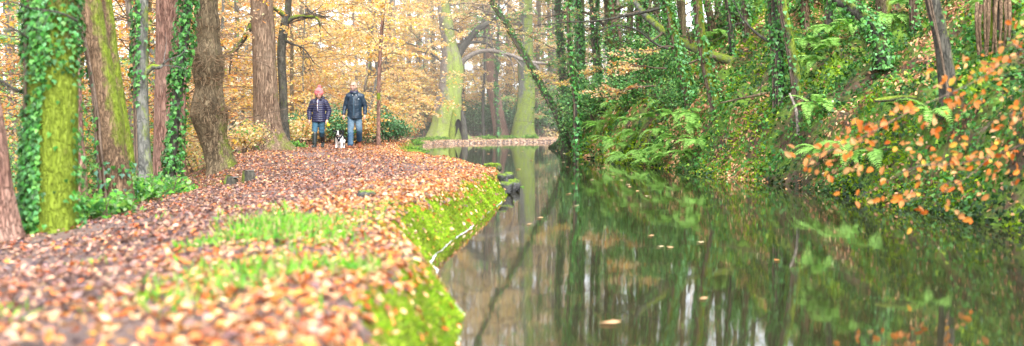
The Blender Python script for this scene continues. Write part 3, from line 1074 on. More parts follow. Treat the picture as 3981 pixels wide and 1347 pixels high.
# --- far bank trees
IVP = lambda p: (lambda D, q: p + 0 * D[:, 0])
LIV = [IVY2, IVY3, (.16, .40, .16), IVY1]
BANK = [
    ('ivy_clad_tree', 'dark ivy stem furthest along the far bank, beside the leaning tree', [(2222, 475, 40), (2205, 400, 34), (2188, 300, 30), (2178, 150, 28), (2170, 0, 26)], 39.5, B_DARK, 700, .6, PAL_IV, .3),
    ('ivy_clad_tree', 'upright trunk heavily hung with ivy, second along the far bank', [(2272, 470, 36), (2262, 380, 32), (2258, 250, 30), (2250, 120, 28), (2240, 0, 28)], 36.5, B_DARK, 1000, .75, LIV, .3),
    ('beech_tree', 'mossy trunk standing back among the ivy stems of the far bank', [(2392, 345, 54), (2385, 260, 46), (2372, 150, 42), (2366, 0, 38)], 37, B_BROWN, 300, .25, PAL_IV, .75),
    ('sapling', 'thin reddish bare stem leaning left above the ferns', [(2468, 330, 20), (2440, 250, 17), (2412, 150, 15), (2384, 40, 13)], 33, B_RED, 0, 0, PAL_IV, .1),
    ('sapling', 'slim dark stem between two ivy trunks on the far bank', [(2326, 420, 20), (2318, 300, 17), (2305, 120, 15), (2300, 0, 14)], 38, B_DARK, 500, .4, PAL_IV, .3),
    ('ivy_clad_tree', 'ivy and moss covered tree leaning left behind the fallen mossy limb', [(2690, 400, 58), (2668, 330, 48), (2640, 220, 44), (2612, 100, 42), (2590, 0, 40)], 27.5, B_BROWN, 1300, .75, LIV, .8),
    ('ivy_clad_tree', 'short mossy ivy trunk in front of the fallen limb', [(2790, 440, 48), (2775, 380, 42), (2752, 280, 38), (2728, 150, 36), (2712, 0, 34)], 25.5, B_BROWN, 900, .5, LIV, .85),
    ('ivy_clad_tree', 'tall dark ivy trunk above the dead branches of the far bank', [(3035, 405, 66), (3028, 300, 52), (3018, 150, 50), (3008, 0, 48)], 20.5, B_DARK, 1300, .62, LIV, .35),
    ('beech_tree', 'mossy green trunk right of the tall dark ivy trunk', [(3102, 385, 52), (3090, 280, 44), (3068, 150, 40), (3045, 40, 38), (3036, -40, 36)], 20.0, B_DARK, 500, .3, PAL_IV, .75),
    ('beech_tree', 'smooth dark bare trunk at right above the orange beech spray', [(3692, 400, 74), (3682, 300, 66), (3668, 190, 60), (3648, 90, 57), (3624, -10, 55)], 14.6, B_DARK, 60, .2, PAL_IV, .42),
    ('sapling', 'pair stem at the top of the far bank, left one', [(2722, 140, 30), (2712, 60, 26), (2704, 0, 24)], 34, B_OAK, 400, .2, PAL_IV, .4),
    ('sapling', 'curved brown stem at the top of the far bank, right of its twin', [(2768, 150, 34), (2765, 80, 30), (2752, 20, 28), (2745, -30, 26)], 34, B_OAK, 400, .2, PAL_IV, .4),
    ('beech_tree', 'grey trunk at the very top right of the far bank, partly out of view', [(3440, 60, 70), (3434, 0, 60), (3430, -60, 55)], 21, B_OAK, 300, .3, PAL_IV, .7),
]
_yy = np.arange(9, 56, .12)


def on_bank(px, py):
    """where the sight line through the photo point first meets the hillside"""
    x = (px - CX) / F * _yy
    z = CZ + (HY - py) / F * _yy
    h = height(x, _yy)
    _, eR = edges(x, _yy)
    k = np.where((h >= z) & (eR > 0))[0]
    return None if not len(k) else (x[k[0]], _yy[k[0]], h[k[0]])



BARE = {2690: [dict(pts=[(2600, 20, 16), (2530, 42, 12), (2430, 62, 9), (2320, 82, 7), (2200, 88, 5), (2090, 98, 3)], twigs=12, tl=.035, bark=B_DARK),
               dict(pts=[(2650, 200, 12), (2560, 178, 9), (2480, 120, 7), (2400, 100, 5), (2330, 120, 3)], twigs=10, tl=.03, bark=B_DARK)],
        2392: [dict(pts=[(2370, 120, 14), (2300, 60, 10), (2220, 45, 7), (2120, 70, 4)], twigs=12, tl=.035, bark=B_TWIG),
               dict(pts=[(2370, 60, 12), (2440, 20, 9), (2520, 30, 6), (2600, 80, 3)], twigs=10, tl=.03, bark=B_TWIG)],
        3035: [dict(pts=[(3020, 180, 14), (2940, 130, 10), (2880, 60, 7), (2850, 0, 4)], twigs=8, tl=.03, bark=B_DARK)]}
for k_, (px_, py_, w_, ln_) in enumerate(((2345, 400, 15, -20), (2420, 360, 17, -35), (2510, 330, 16, -30), (2555, 300, 22, -40), (2610, 330, 18, -25), (2745, 300, 20, -40), (2850, 215, 22, -25), (2905, 160, 26, -20), (3140, 120, 30, -25), (3220, 130, 22, 15), (3330, 150, 20, 20), (3560, 130, 26, -10), (2240, 430, 16, -25))):
    BANK.append(('ivy_clad_tree', 'slim ivy hung stem growing out of the steep far bank', [(px_, py_, w_ * 1.2), (px_ + ln_ * .4, py_ - 110, w_), (px_ + ln_, py_ - 260, w_ * .85), (px_ + ln_ * 1.3, py_ - 420, w_ * .7)], 30, (B_DARK, B_OAK, B_BROWN)[k_ % 3], 900, .55, LIV if k_ % 2 else PAL_IV, .45))
for nm, lb, pts, d, bk, dn, pr, pl, ms in BANK:
    q = on_bank(pts[0][0], pts[0][1])
    if q is not None:
        sc_ = q[1] / d
        print('bank', lb[:30], round(d, 1), '->', round(float(q[1]), 1))
        d = float(q[1]) + .05
        pts = [(a_, b_, c_ / min(1.4, max(.7, sc_))) for a_, b_, c_ in pts]
    tree(nm, lb, pts, d, bk, 9 + .02 * d, amp=.08, seg=20, group='slim ivy stems of the far bank' if lb.startswith('slim ivy') else None, moss=(lambda q: lambda D, V: np.clip(q - .12 + .3 * D[:, 0], 0, 1))(ms),
         ivy=dict(dens=dn, prob=IVP(pr * .85), lift=.065, pal=pl, size=(.05, .09) if d < 30 else (.07, .12)) if dn else None,
         branches=BARE.get(pts[0][0], ()), crown=dict(n=5 if lb.startswith('slim ivy') else 13, z=(max(CZ + d * .13, gz(WX(pts[0][0], d), d) + 3), max(9 + .02 * d, gz(WX(pts[0][0], d), d) + 5)), pal=PAL_G[:3] + PAL_P[:1], per=45, L=2.2))


def limb(name, label, pts, bk, cat, moss=None, ivy=None, twigs=0, tl=.5, seg=14, amp=.08):
    q = on_bank(pts[-1][0], pts[-1][1])
    if q is not None:
        pts = [(a_, b_, c_, d_ + float(q[1]) - pts[-1][3] - .08) for a_, b_, c_, d_ in pts]
    Q = np.array([P(p[0], p[1], p[3]) for p in pts])
    R = np.array([p[2] * .5 / F * p[3] for p in pts])
    n = 8 * len(Q)
    C = catmull(Q, n)
    Rr = np.interp(np.linspace(0, 1, n), np.linspace(0, 1, len(R)), R)
    root = empty(name, Q[-1])
    tag(root, label, cat)
    g = Geo()
    tube(g, C, Rr, seg, amp=amp, seed=int(rng.integers(99)), moss=moss)
    if twigs:
        for k in range(twigs):
            i = rng.integers(3, n - 2)
            grow(g, C[i], unit(C[i] - C[i - 1]) * rng.choice([-1, 1]) * .3 + rng.normal(size=3) * [.8, .4, .8], tl * rng.uniform(.4, 1.2), Rr[i] * .4, 7, .3, .2, 5, mat_=1)
    g.build('stem', [bk, B_TWIG], root)
    if ivy:
        g = Geo()
        ivy_on(g, C, Rr, ivy, IVP(.6), (.05, .09), .12, LIV)
        g.build('ivy', M_IVY, root)
    return root


limb('fallen_limb', 'fallen mossy green limb sloping down across the far bank', [(2470, 10, 20, 28.5), (2510, 62, 24, 28), (2595, 132, 28, 27.5), (2678, 178, 32, 26.8), (2760, 212, 34, 26), (2850, 240, 36, 25.3)], B_GREY, 'limb',
     moss=lambda D, V: np.clip(.1 + .55 * sstep(2.6, 4.2, V[:, 0]) + .25 * D[:, 2], 0, 1), twigs=10, tl=.9)
limb('ivy_clad_tree', 'bent dark ivy trunk arching left out of the upper far bank', [(3230, -40, 44, 18.6), (3262, 4, 44, 18.4), (3340, 54, 44, 18.2), (3405, 118, 46, 18), (3430, 206, 52, 17.8), (3436, 270, 56, 17.8)], B_DARK, 'tree',
     moss=lambda D, V: .35 + .4 * D[:, 2], ivy=1300)
limb('dead_branch', 'grey dead branch lying across the far bank below the ivy trunk', [(2800, 402, 5, 20.2), (2880, 384, 8, 20), (2960, 368, 11, 19.8), (3040, 350, 14, 19.6), (3080, 343, 16, 19.6)], B_OAK, 'branch', twigs=9, tl=.6, seg=8)
limb('dead_branch', 'pale dead stick propped upright against the far bank', [(3070, 365, 9, 19.0), (3092, 420, 12, 18.8), (3100, 470, 13, 18.6), (3104, 530, 15, 18.5)], B_BEECH, 'branch', twigs=2, tl=.4, seg=8)
limb('dead_branch', 'dead branch with forked twigs sloping down the bank left of the propped stick', [(3010, 430, 7, 19.0), (2960, 485, 10, 18.9), (2900, 530, 12, 18.8), (2850, 565, 13, 18.8)], B_OAK, 'branch', twigs=7, tl=.5, seg=8)
limb('dead_branch', 'moss topped broken branch jutting from the bank behind the orange leaves', [(3400, 392, 12, 14.6), (3450, 386, 20, 14.6), (3510, 382, 22, 14.7), (3560, 384, 22, 14.9)], B_DARK, 'branch', moss=lambda D, V: .5 + .5 * D[:, 2], seg=10)


def root_bole():
    d0 = float(on_bank(3862, 225)[1]) - 14.1
    def P(a, b, c):
        return np.array([(a - CX) / F * (c + d0), c + d0, CZ + (HY - b) / F * (c + d0)])
    root = empty('tree_stump', P(3860, 230, 14.0))
    tag(root, 'dark brown rotten stump with hanging roots at the top right edge', 'stump')
    g = Geo()
    C = catmull([P(3880, 260, 14.4), P(3868, 120, 14.4), P(3856, -20, 14.3), P(3850, -90, 14.2)], 30)
    tube(g, C, np.linspace(.12, .07, 30), 24, amp=.2, seed=5, moss=lambda D, V: np.clip(.35 - .9 * D[:, 0], 0, 1))
    g.build('trunk', B_DARK, root)
    for k in range(9):
        px = 3800 + k * 15
        g = Geo()
        q = catmull([P(px, -20 + rng.uniform(-30, 60), 14.1), P(px + rng.uniform(-8, 8), 90, 13.95), P(px + rng.uniform(-12, 12), 205 + rng.uniform(0, 50), 14.0)], 12)
        tube(g, q, np.linspace(.035, .018, 12) * rng.uniform(.5, 1.1), 8, amp=.15, seed=k, moss=lambda D, V: .15 + 0 * D[:, 0])
        g.build('root', B_BROWN, root)


root_bole()

# small log ends sticking out of the bank
for k, (px, py, lb) in enumerate(((3108, 398, 'upper left small cut log lying in the bank'), (3128, 404, 'upper right small cut log lying in the bank'), (3118, 424, 'lowest small cut log lying in the bank'))):
    d = float(on_bank(px, py)[1]) - .25
    a = P(px, py, d)
    root = tag(empty('log', a), lb + ' beside the propped stick', 'log', 'small logs in the bank')
    g = Geo()
    tube(g, catmull([a, a + np.array([.25, .5, .05])], 8), .045, 14, amp=.05, seed=k, cap=False)
    g.build('bark', B_OAK, root)
    g = Geo()
    th = np.linspace(0, 2 * math.pi, 14, endpoint=False)
    ring = a + np.stack([np.cos(th) * .043, np.zeros(14) - .003, np.sin(th) * .043], 1)
    g.add(np.vstack([ring, a[None] - [0, .004, 0]]), np.stack([np.arange(14), (np.arange(14) + 1) % 14, np.full(14, 14)], 1), (.2, .11, .06))
    g.build('cut_face', M_CLOTH, root)


# ---------------------------------------------------------------- the wood behind: individual trees
def bg_tree(px, d, w, H, kind, lean=0):
    names = {'Y': ('beech_tree', 'yellow leaved beech standing in the wood behind the walkers', 'yellow beeches behind the walkers', PAL_Y),
             'P': ('beech_tree', 'peach coloured beech in the wood beyond the canal bend', 'peach beeches beyond the bend', PAL_P),
             'O': ('beech_tree', 'orange leaved tree in the wood left of the big pine', 'orange trees left of the pine', PAL_O + [YELLOW]),
             'G': ('oak_tree', 'green leaved tree deep in the wood at the far left', 'green trees at the far left', PAL_G + [YELLOW]),
             'B': ('ash_tree', 'green leaved tree rising behind the far bank', 'green trees behind the far bank', PAL_G + [PEACH])}
    nm, lb, gp, pal = names[kind]
    x = WX(px, d)
    z = gz(x, d)
    yb = HY - (z - CZ) * F / d
    pts = [(px, yb, w), (px + lean * .3, yb - 200, w * .85), (px + lean, yb - 420, w * .7)]
    far = d > 45
    if kind == 'Y' and 1195 < px < 1420:          # keep bare stems from standing straight behind the walkers' heads
        w *= .45
        pts = [(px + (40 if px > 1310 else -40), yb, w), (px + lean * .3 + (80 if px > 1310 else -80), yb - 200, w * .85), (px + lean + (90 if px > 1310 else -90), yb - 420, w * .7)]
    tree(nm, lb, pts, d, random.choice([B_BEECH, B_OAK, B_GREY]) if kind != 'B' else B_OAK, H, amp=.06, seg=12, group=gp, step=.35,
         moss=lambda D, V: .25 + .3 * D[:, 0],
         crown=dict(b=1.9 if kind in 'YOG' else 1.1, n=36 if kind == 'P' else (26 if kind in 'YO' else (22 if kind == 'B' else 18)), z=(z + (.8 if kind in 'YPO' else 1.2), H), pal=pal, per=90 if kind in 'YP' else 70, L=3.0, size=.095 if not far else .125, sub=3,
                    wt=None))


for i in range(15):
    bg_tree(1130 + i * 31 + rng.uniform(-20, 20), rng.uniform(38, 62) if i < 9 else rng.uniform(62, 74), rng.uniform(14, 34), rng.uniform(9, 13), 'Y', rng.uniform(-30, 30))
for i in range(9):
    bg_tree(720 + i * 42 + rng.uniform(-20, 20), rng.uniform(37, 56), rng.uniform(16, 36), rng.uniform(9, 12), 'O' if i % 2 else 'Y', rng.uniform(-30, 30))
for i in range(17):
    bg_tree(1600 + i * 36 + rng.uniform(-20, 20), rng.uniform(65, 84), rng.uniform(14, 28), rng.uniform(13, 18), 'P', rng.uniform(-20, 20))
for i in range(14):
    bg_tree(-60 + i * 52 + rng.uniform(-20, 20), rng.uniform(20, 46), rng.uniform(18, 44), rng.uniform(8, 11), 'G' if i < 9 and i % 3 else 'O', rng.uniform(-30, 30))
for px, d in ((2260, 47), (2330, 43), (2440, 41), (2520, 37), (2590, 40), (2660, 36), (2380, 45), (2480, 44), (2720, 39), (2790, 42), (2860, 37), (2930, 40), (3010, 36), (3100, 38), (2650, 43), (2560, 46)):
    bg_tree(px, d, rng.uniform(18, 34), max(12, gz(WX(px, d), d) + 8.5) + rng.uniform(0, 2), 'B', rng.uniform(-40, 20))


for px_, d_ in ((2080, 66), (2140, 70), (2200, 64), (2250, 72), (2300, 66), (2370, 70), (2420, 62), (2500, 66)):
    bg_tree(px_, d_, rng.uniform(14, 26), 17 + rng.uniform(0, 2), 'B' if px_ > 2180 else 'P', rng.uniform(-20, 20))


def distant_wood():
    g = Geo()
    for k in range(60):
        y = rng.uniform(78, 130)
        x = rng.uniform(-.75, .45) * y
        z = gz(x, y)
        tube(g, catmull([(x, y, z - .3), (x + rng.normal() * .3, y, z + 6), (x + rng.normal() * .8, y, z + 14)], 6), np.linspace(.25, .1, 6) * rng.uniform(.5, 1.3), 6, mat=1, cap=False)
    n = 130000
    y = rng.uniform(76, 135, n)
    x = rng.uniform(-.75, .45, n) * y
    z0 = height(x, y)
    z = z0 + rng.uniform(0, 1, n) ** 1.05 * 21
    m = fbm(x * .25, y * .25, z * .5, 55)
    k = m > -.30 + .02 * (z - z0)
    x, y, z, z0 = x[k], y[k], z[k], z0[k]
    n = len(x)
    t = rng.random(n)
    low = (z - z0) < 2.5
    c = np.where((low & (t < .55))[:, None], pick(PAL_G, n), np.where((t < .75)[:, None], pick(PAL_P + [(.92, .80, .60)], n), pick(PAL_Y, n)))
    leaves(g, np.stack([x, y, z], 1), rng.normal(size=(n, 3)) + [0, -.6, .6], rng.uniform(.18, .40, n), c, T_OVAL)
    o = g.build('distant_wood', [M_LEAF, B_OAK])
    tag(o, 'far off autumn wood closing the view beyond the bend', 'wood', kind='stuff')


distant_wood()


# ---------------------------------------------------------------- shrubs and undergrowth
def shrub(name, label, x, y, rx, h, n, pal, size, wt=None, group=None, tm=T_OVAL, ivy=False):
    z = gz(x, y)
    root = tag(empty(name, (x, y, z)), label, 'shrub' if 'shrub' in name else name.split('_')[-1], group)
    g = Geo()
    tips = []
    for k in range(10):
        az = rng.uniform(0, 2 * math.pi)
        C, _ = grow(g, (x + .1 * rng.normal(), y + .1 * rng.normal(), z - .05), (math.cos(az) * .5, math.sin(az) * .5, 1), h * rng.uniform(.6, 1), .012, 8, .3, .3, 4)
        tips.append(C)
    g.build('stems', B_TWIG, root)
    gl = Geo()
    T = np.concatenate([c[2:] for c in tips])
    c0 = T[rng.integers(0, len(T), n)]
    off = unit(rng.normal(size=(n, 3))) * (rng.random((n, 1)) ** .5) * np.array([rx, rx, h * .35])
    p = c0 * .55 + np.array([x, y, z + h * .5]) * .45 + off * (.65 + .5 * noise(off[:, 0] * 3 + x, off[:, 1] * 3 + y, off[:, 2] * 4)[:, None])
    p[:, 2] = np.maximum(p[:, 2], z + .03)
    leaves(gl, p, rng.normal(size=(n, 3)) * .8 + [0, -.3, .8], size * rng.uniform(.7, 1.3, n), pick(pal, n, .2, wt), tm)
    gl.build('foliage', M_IVY if ivy else M_LEAF, root)


PAL_H = [HOLLY, (.09, .26, .10), (.14, .33, .15), (.05, .13, .05), (.22, .42, .20)]
for k, px in enumerate(np.linspace(1150, 1530, 10)):
    d = 35 + rng.uniform(0, 3.5)
    shrub('shrub', 'dark green holly shrub along the back of the path behind the walkers', WX(px, d), d, rng.uniform(.6, .9), rng.uniform(.9, 1.7), 1500, PAL_H, .085, group='holly shrubs behind the walkers', ivy=True)
for k, px in enumerate(np.linspace(1560, 2140, 13)):
    d = rng.uniform(64.5, 70)
    shrub('shrub', 'blue green shrub in the shade beyond the mossy beeches', WX(px, d), d, rng.uniform(1.2, 1.8), rng.uniform(2.0, 3.6), 1900, PAL_H, .14, group='shrubs beyond the mossy beeches', ivy=True)
for k, (px, d, h) in enumerate(((1195, 35, 1.1), (1265, 36, 1.5), (1330, 35.4, 1.3), (1425, 35.2, 1.5), (1540, 47, 1.5), (1590, 52, 1.8))):
    shrub('beech_shrub', 'low orange and yellow beech growth just behind the walkers', WX(px, d), d, .8, h, 900, PAL_Y + PAL_O[:2], .085, group='low beech growth behind the walkers')
for px, d, h, lb in ((985, 27.6, 1.1, 'peach leaved beech shoots at the foot of the big pine'), (930, 26.5, .9, 'pale leaved bush between the gnarled oak and the pine'),
                     (760, 25, 1.3, 'green and orange bush left of the gnarled oak'), (1130, 31.5, 1.2, 'orange leaved bush between the pine and the woman')):
    shrub('beech_shrub', lb, WX(px, d), d, .55, h, 800, PAL_P + PAL_G[:1], .075)
for px, d, h, lb in ((345, 11.6, .42, 'leafy green plants right of the leftmost ivy trunk'), (420, 12.5, .34, 'bright leaved bramble in front of the leaning trunk'), (540, 14.6, .45, 'bright green bramble at the foot of the grey trunk'),
                     (590, 15.6, .55, 'green bramble patch right of the grey trunk'), (650, 16.8, .5, 'green bramble below the ivy covered slender trunk'), (720, 18.6, .45, 'green plants between ivy trunk and gnarled oak'),
                     (1150, 31, .3, 'small green plant left of the woman')):
    shrub('bramble', lb, WX(px, d), d, .42, h, 420, [(.14, .42, .06), (.25, .52, .08), (.10, .30, .08), (.3, .5, .2)], .07, tm=T_BEECH)
for i in range(16):
    px = -40 + i * 46 + rng.uniform(-15, 15)
    d = rng.uniform(21, 33)
    shrub('shrub', 'mixed green undergrowth shrub among the trunks on the left', WX(px, d), d, rng.uniform(.6, 1), rng.uniform(1.4, 2.8), 1000, PAL_G + [PEACH, (.08, .2, .06)], .08, group='undergrowth shrubs on the left')

# ivy-hung bushes on the far bank
for px, py, d, h in ((2330, 330, 37, 1.5), (2440, 260, 34, 1.8), (2530, 230, 32.5, 1.8), (2620, 150, 30, 1.8), (2860, 120, 26, 1.4), (2560, 90, 33, 2.4), (2240, 330, 39, 2.2), (2320, 200, 38, 2.8), (2420, 120, 36, 2.8), (2200, 180, 44, 3.0), (2500, 20, 36, 3), (3160, 30, 19.5, 1.0), (3340, 20, 19.3, .9)):
    q = on_bank(px, py)
    d = d if q is None else float(q[1]) + .2
    x = WX(px, d)
    shrub('shrub', 'ivy hung green bush among the stems of the far bank', x, d, .9, h, 1300, LIV + PAL_G[:2], .062 if d < 31 else .078, group='ivy bushes on the far bank', tm=T_IVY, ivy=True)


def beech_spray_bush(px, py, d, lb, n, pal):
    root = tag(empty('beech_branch', P(px, py, d)), lb, 'branch')
    g = Geo()
    b, _ = grow(g, P(px + 150, py + 5, d + .2), (-1, -.15, .12), .75 * 150 / F * d * 1.6, .018, 9, .15, .35, 6)
    g.build('stem', B_TWIG, root)
    g = Geo()
    for k in range(n):
        i = rng.integers(1, 10)
        spray(g, b[i], (-1, rng.normal() * .5, .05), rng.uniform(.5, 1.0), 60, pal, .075, droop=.2, width=.4, tm=T_OVAL)
    g.build('foliage', [M_LEAF, B_TWIG], root)


for q in ((2470, 178, 28, 'topmost orange beech spray reaching left from the far bank', 4, PAL_O + PAL_P), (2440, 262, 28.5, 'middle orange beech spray reaching left from the far bank', 4, PAL_O + PAL_P),
          (2400, 330, 28.8, 'lowest and longest orange beech spray above the ferns', 6, PAL_O + PAL_P), (2240, 270, 37, 'yellow beech spray between the ivy stems of the far bank', 6, PAL_Y), (2130, 300, 38.5, 'yellow leaves hanging beside the thin leaning ivy tree', 4, PAL_Y)):
    beech_spray_bush(*q)

# near beech spray at right, blurred
def near_branch():
    d = 8.8
    root = tag(empty('beech_branch', P(4030, 380, d)), 'close blurred beech branch with copper leaves hanging in at the right edge', 'branch')
    paths = [[(4960, 330), (4700, 190), (4350, 130), (4080, 150), (3960, 205), (3820, 300), (3700, 360), (3560, 420), (3420, 470), (3300, 530)],
             [(4960, 480), (4500, 470), (4100, 520), (3960, 570), (3850, 610), (3700, 640), (3560, 650), (3400, 735), (3330, 770)],
             [(3560, 420), (3420, 500), (3290, 560), (3180, 610), (3100, 640)],
             [(3850, 610), (3760, 690), (3640, 760), (3500, 780)],
             [(4090, 420), (3980, 440), (3880, 470), (3800, 520)],
             [(4060, 240), (3950, 180), (3920, 170)]]
    gl = Geo()
    for k, pth in enumerate(paths):
        g = Geo()
        q = np.array([P(x, y, d + .25 * math.sin(i * 1.7 + k)) for i, (x, y) in enumerate(pth)])
        C = catmull(q, 8 * len(q))
        tube(g, C, np.linspace(.008 if k < 2 else .004, .0015, len(C)), 6, cap=False)
        for kk in range(9):
            i = rng.integers(4, len(C) - 1)
            grow(g, C[i], unit(C[i] - C[i - 1]) + .7 * rng.normal(size=3) * [1, .3, 1], rng.uniform(.12, .4), .0022, 6, .3, .3, 4)
        g.build('stem', B_TWIG, root)
    cl = [(3950, 110, 4, 30), (3975, 60, 3, 26), (3900, 180, 3, 24), (3090, 590, 3, 20), (3130, 630, 5, 22), (3210, 585, 8, 28), (3250, 610, 6, 22), (3290, 570, 10, 30), (3330, 530, 8, 28), (3370, 540, 8, 30), (3420, 500, 9, 30), (3450, 480, 8, 24), (3505, 415, 9, 22), (3600, 465, 5, 22),
          (3530, 430, 5, 20), (3350, 490, 5, 22), (3230, 690, 5, 24), (3310, 650, 9, 26), (3250, 760, 1, 4), (3330, 800, 2, 8), (3620, 300, 7, 24), (3690, 320, 7, 20), (3770, 280, 10, 36), (3830, 240, 10, 32), (3880, 235, 7, 28), (3790, 370, 5, 26), (3860, 300, 4, 24), (3810, 310, 4, 22),
          (3960, 170, 7, 26), (3970, 215, 5, 20), (3930, 400, 6, 32), (3960, 450, 9, 28), (3880, 520, 8, 30), (3750, 395, 9, 32), (3690, 410, 7, 30), (3620, 510, 7, 30), (3710, 530, 1, 3), (3590, 590, 9, 34), (3670, 610, 11, 34), (3740, 600, 12, 34), (3790, 625, 12, 34), (3850, 600, 10, 34),
          (3880, 670, 7, 30), (3660, 660, 7, 32), (3570, 690, 5, 24), (3510, 570, 5, 26), (3500, 775, 9, 26), (3550, 770, 5, 24), (3680, 745, 8, 24), (3740, 740, 4, 22), (3820, 755, 2, 12), (3700, 800, 3, 14), (3730, 835, 3, 14), (3765, 850, 2, 8), (3590, 800, 3, 14), (3590, 835, 2, 8), (3940, 600, 7, 30), (3970, 560, 5, 28), (3970, 670, 4, 24), (3540, 900, 1, 4), (3960, 780, 1, 6), (3390, 770, 5, 22), (3440, 690, 4, 22)]
    for x, y, n, s in cl:
        n = max(1, int(n * 1.0 + .5))
        pos = np.array([P(x + s * rng.normal() * 1.15, y + s * rng.normal() * .8, d + rng.normal() * .12) for _ in range(n)])
        leaves(gl, pos, rng.normal(size=(n, 3)) * .7 + [0, -.9, .5], rng.uniform(.044, .074, n), pick([(.70, .31, .11), (.66, .22, .04), (.76, .44, .20), (.55, .13, .02), (.80, .46, .08)], n, .12, [4, 4, 2.4, 1.8, 1]), T_BEECH, np.array([-.6, 0, -.6]) + .7 * rng.normal(size=(n, 3)))
    gl.build('foliage', M_LEAF, root)


near_branch()

# ---------------------------------------------------------------- ferns
def frond_mesh(L, seed, droop):
    g = Geo()
    r = np.random.default_rng(seed)
    n = 22
    t = np.linspace(0, 1, n)
    C = np.stack([L * (t - .12 * t ** 3), L * .05 * np.sin(t * 3 + seed), L * (.75 * t - droop * t ** 2)], 1)
    tube(g, C, np.linspace(.006, .0015, n), 5, (.20, .26, .06), cap=False)
    T, U, W = frames(C)
    pos, N, Td, sz, cl = [], [], [], [], []
    for i in range(3, n):
        for s in (-1, 1):
            wl = .21 * L * math.sin(math.pi * min(1, (t[i] * .92 + .08)) ** .8) + .012
            side = np.array([0, s, 0]) + T[i] * .35 + np.array([0, 0, -.12])
            pos.append(C[i] + unit(side) * wl * .5); N.append(np.cross(T[i], [0, 1, 0]) * 1.0 + r.normal(size=3) * .15); Td.append(side); sz.append(wl)
            cl.append(np.array(FERN) * (1 + .2 * r.normal()))
    N = np.array(N); N = np.where(N[:, 2:3] < 0, -N, N)
    tm = (np.array([(-.5, -.10, 0), (0, -.115, .02), (.5, 0, -.06), (0, .115, .02), (-.5, .10, 0)]), np.array([(0, 1, 2, 3, 4)]))
    leaves(g, np.array(pos), N, np.array(sz), np.clip(np.array(cl), .01, .9), tm, np.array(Td))
    o = g.build('frond', M_FERN)
    me = o.data
    bpy.data.objects.remove(o)
    return me


FR = [frond_mesh(.62, 1, .70), frond_mesh(.7, 2, .95), frond_mesh(.55, 3, 1.15)]
FERNS = [(2300, 455, 'A'), (2345, 470, 'A'), (2390, 440, 'A'), (2370, 520, 'A'), (2420, 545, 'A'), (2455, 505, 'A'), (2440, 590, 'A'), (2490, 575, 'A'), (2520, 610, 'A'), (2470, 460, 'A'),
         (2580, 560, 'B'), (2560, 500, 'B'), (2610, 590, 'B'), (2640, 520, 'B'), (2690, 480, 'B'), (2620, 430, 'B'), (2590, 380, 'B'), (2700, 425, 'B'), (2660, 580, 'B'), (2540, 440, 'B'), (2720, 530, 'B'),
         (3190, 270, 'C'), (3150, 200, 'C'), (3240, 215, 'C'), (3230, 140, 'C'), (3330, 150, 'C'), (3460, 90, 'C'), (3410, 110, 'C'), (3170, 430, 'C'), (3520, 40, 'C'),
         (3210, 620, 'D'), (3270, 600, 'D'), (3420, 620, 'D'), (3330, 640, 'D'), (3640, 500, 'D'), (2765, 170, 'E'), (2745, 200, 'E'), (2800, 150, 'E'), (3900, 60, 'D2'), (2400, 380, 'A'), (2330, 400, 'A')]
FL = {'A': ('bright green fern low at the far end of the bank above the water', 'ferns at the far end of the bank'), 'B': ('arching fern below the ivy trees at mid bank', 'ferns at mid bank'),
      'C': ('fern high on the leafy slope right of the ivy trunks', 'ferns high on the slope'), 'D': ('fern hanging behind the copper beech leaves', 'ferns behind the copper leaves'),
      'E': ('fern beside the top of the fallen mossy limb', 'ferns by the fallen limb'), 'D2': ('fern overhanging the rotten stump at the top right', None)}
for px, py, c in FERNS:
    q = on_bank(px, py + (42 if c in 'AB' else 0))
    if q is None:
        continue
    q = (q[0] - .06, q[1] - .10, q[2] + .10)
    root = tag(empty('fern', q), FL[c][0], 'fern', FL[c][1])
    nf = int(rng.integers(6, 10))
    for k in range(nf):
        o = bpy.data.objects.new('frond', FR[rng.integers(3)])
        COL.objects.link(o)
        o.parent = root
        az = math.radians(rng.uniform(120, 330))
        o.rotation_euler = (rng.normal() * .15, rng.normal() * .15 + .05, az)
        s = rng.uniform(.9, 1.4) * (.75 if q[1] < 24 else .82)
        o.scale = (s, s, s)


# ---------------------------------------------------------------- stones and stumps
def rock(name, label, c, sx, sy, sz, seed, cat, m=B_STONE, mossy=.5, group=None, cut=None):
    n, k = 22, 14
    th = np.linspace(0, 2 * math.pi, n, endpoint=False)
    ph = np.linspace(-math.pi / 2, math.pi / 2, k)
    D = np.stack([np.cos(ph)[:, None] * np.cos(th), np.cos(ph)[:, None] * np.sin(th), np.sin(ph)[:, None] * np.ones(n)], -1)
    r = 1 + .28 * fbm(D[..., 0] * 1.6, D[..., 1] * 1.6, D[..., 2] * 1.6, seed)
    V = np.sign(D) * np.abs(D) ** .5 * r[..., None] * np.array([sx, sy, sz])
    g = Geo()
    i = np.arange(k - 1)[:, None] * n
    j = np.arange(n)[None]
    f = np.stack([i + j, i + (j + 1) % n, i + n + (j + 1) % n, i + n + j], -1).reshape(-1, 4)
    V = V.reshape(-1, 3)
    g.add(V + np.array(c), f, moss=np.clip(mossy + .6 * D.reshape(-1, 3)[:, 2] - .2, 0, 1))
    o = g.build(name, m, loc=c)
    tag(o, label, cat, group)
    return o


_yg = np.arange(4, 60, .05)


def on_ground(px, py):
    x = (px - CX) / F * _yg
    k = np.where(height(x, _yg) >= CZ + (HY - py) / F * _yg)[0]
    return float(_yg[k[0]])


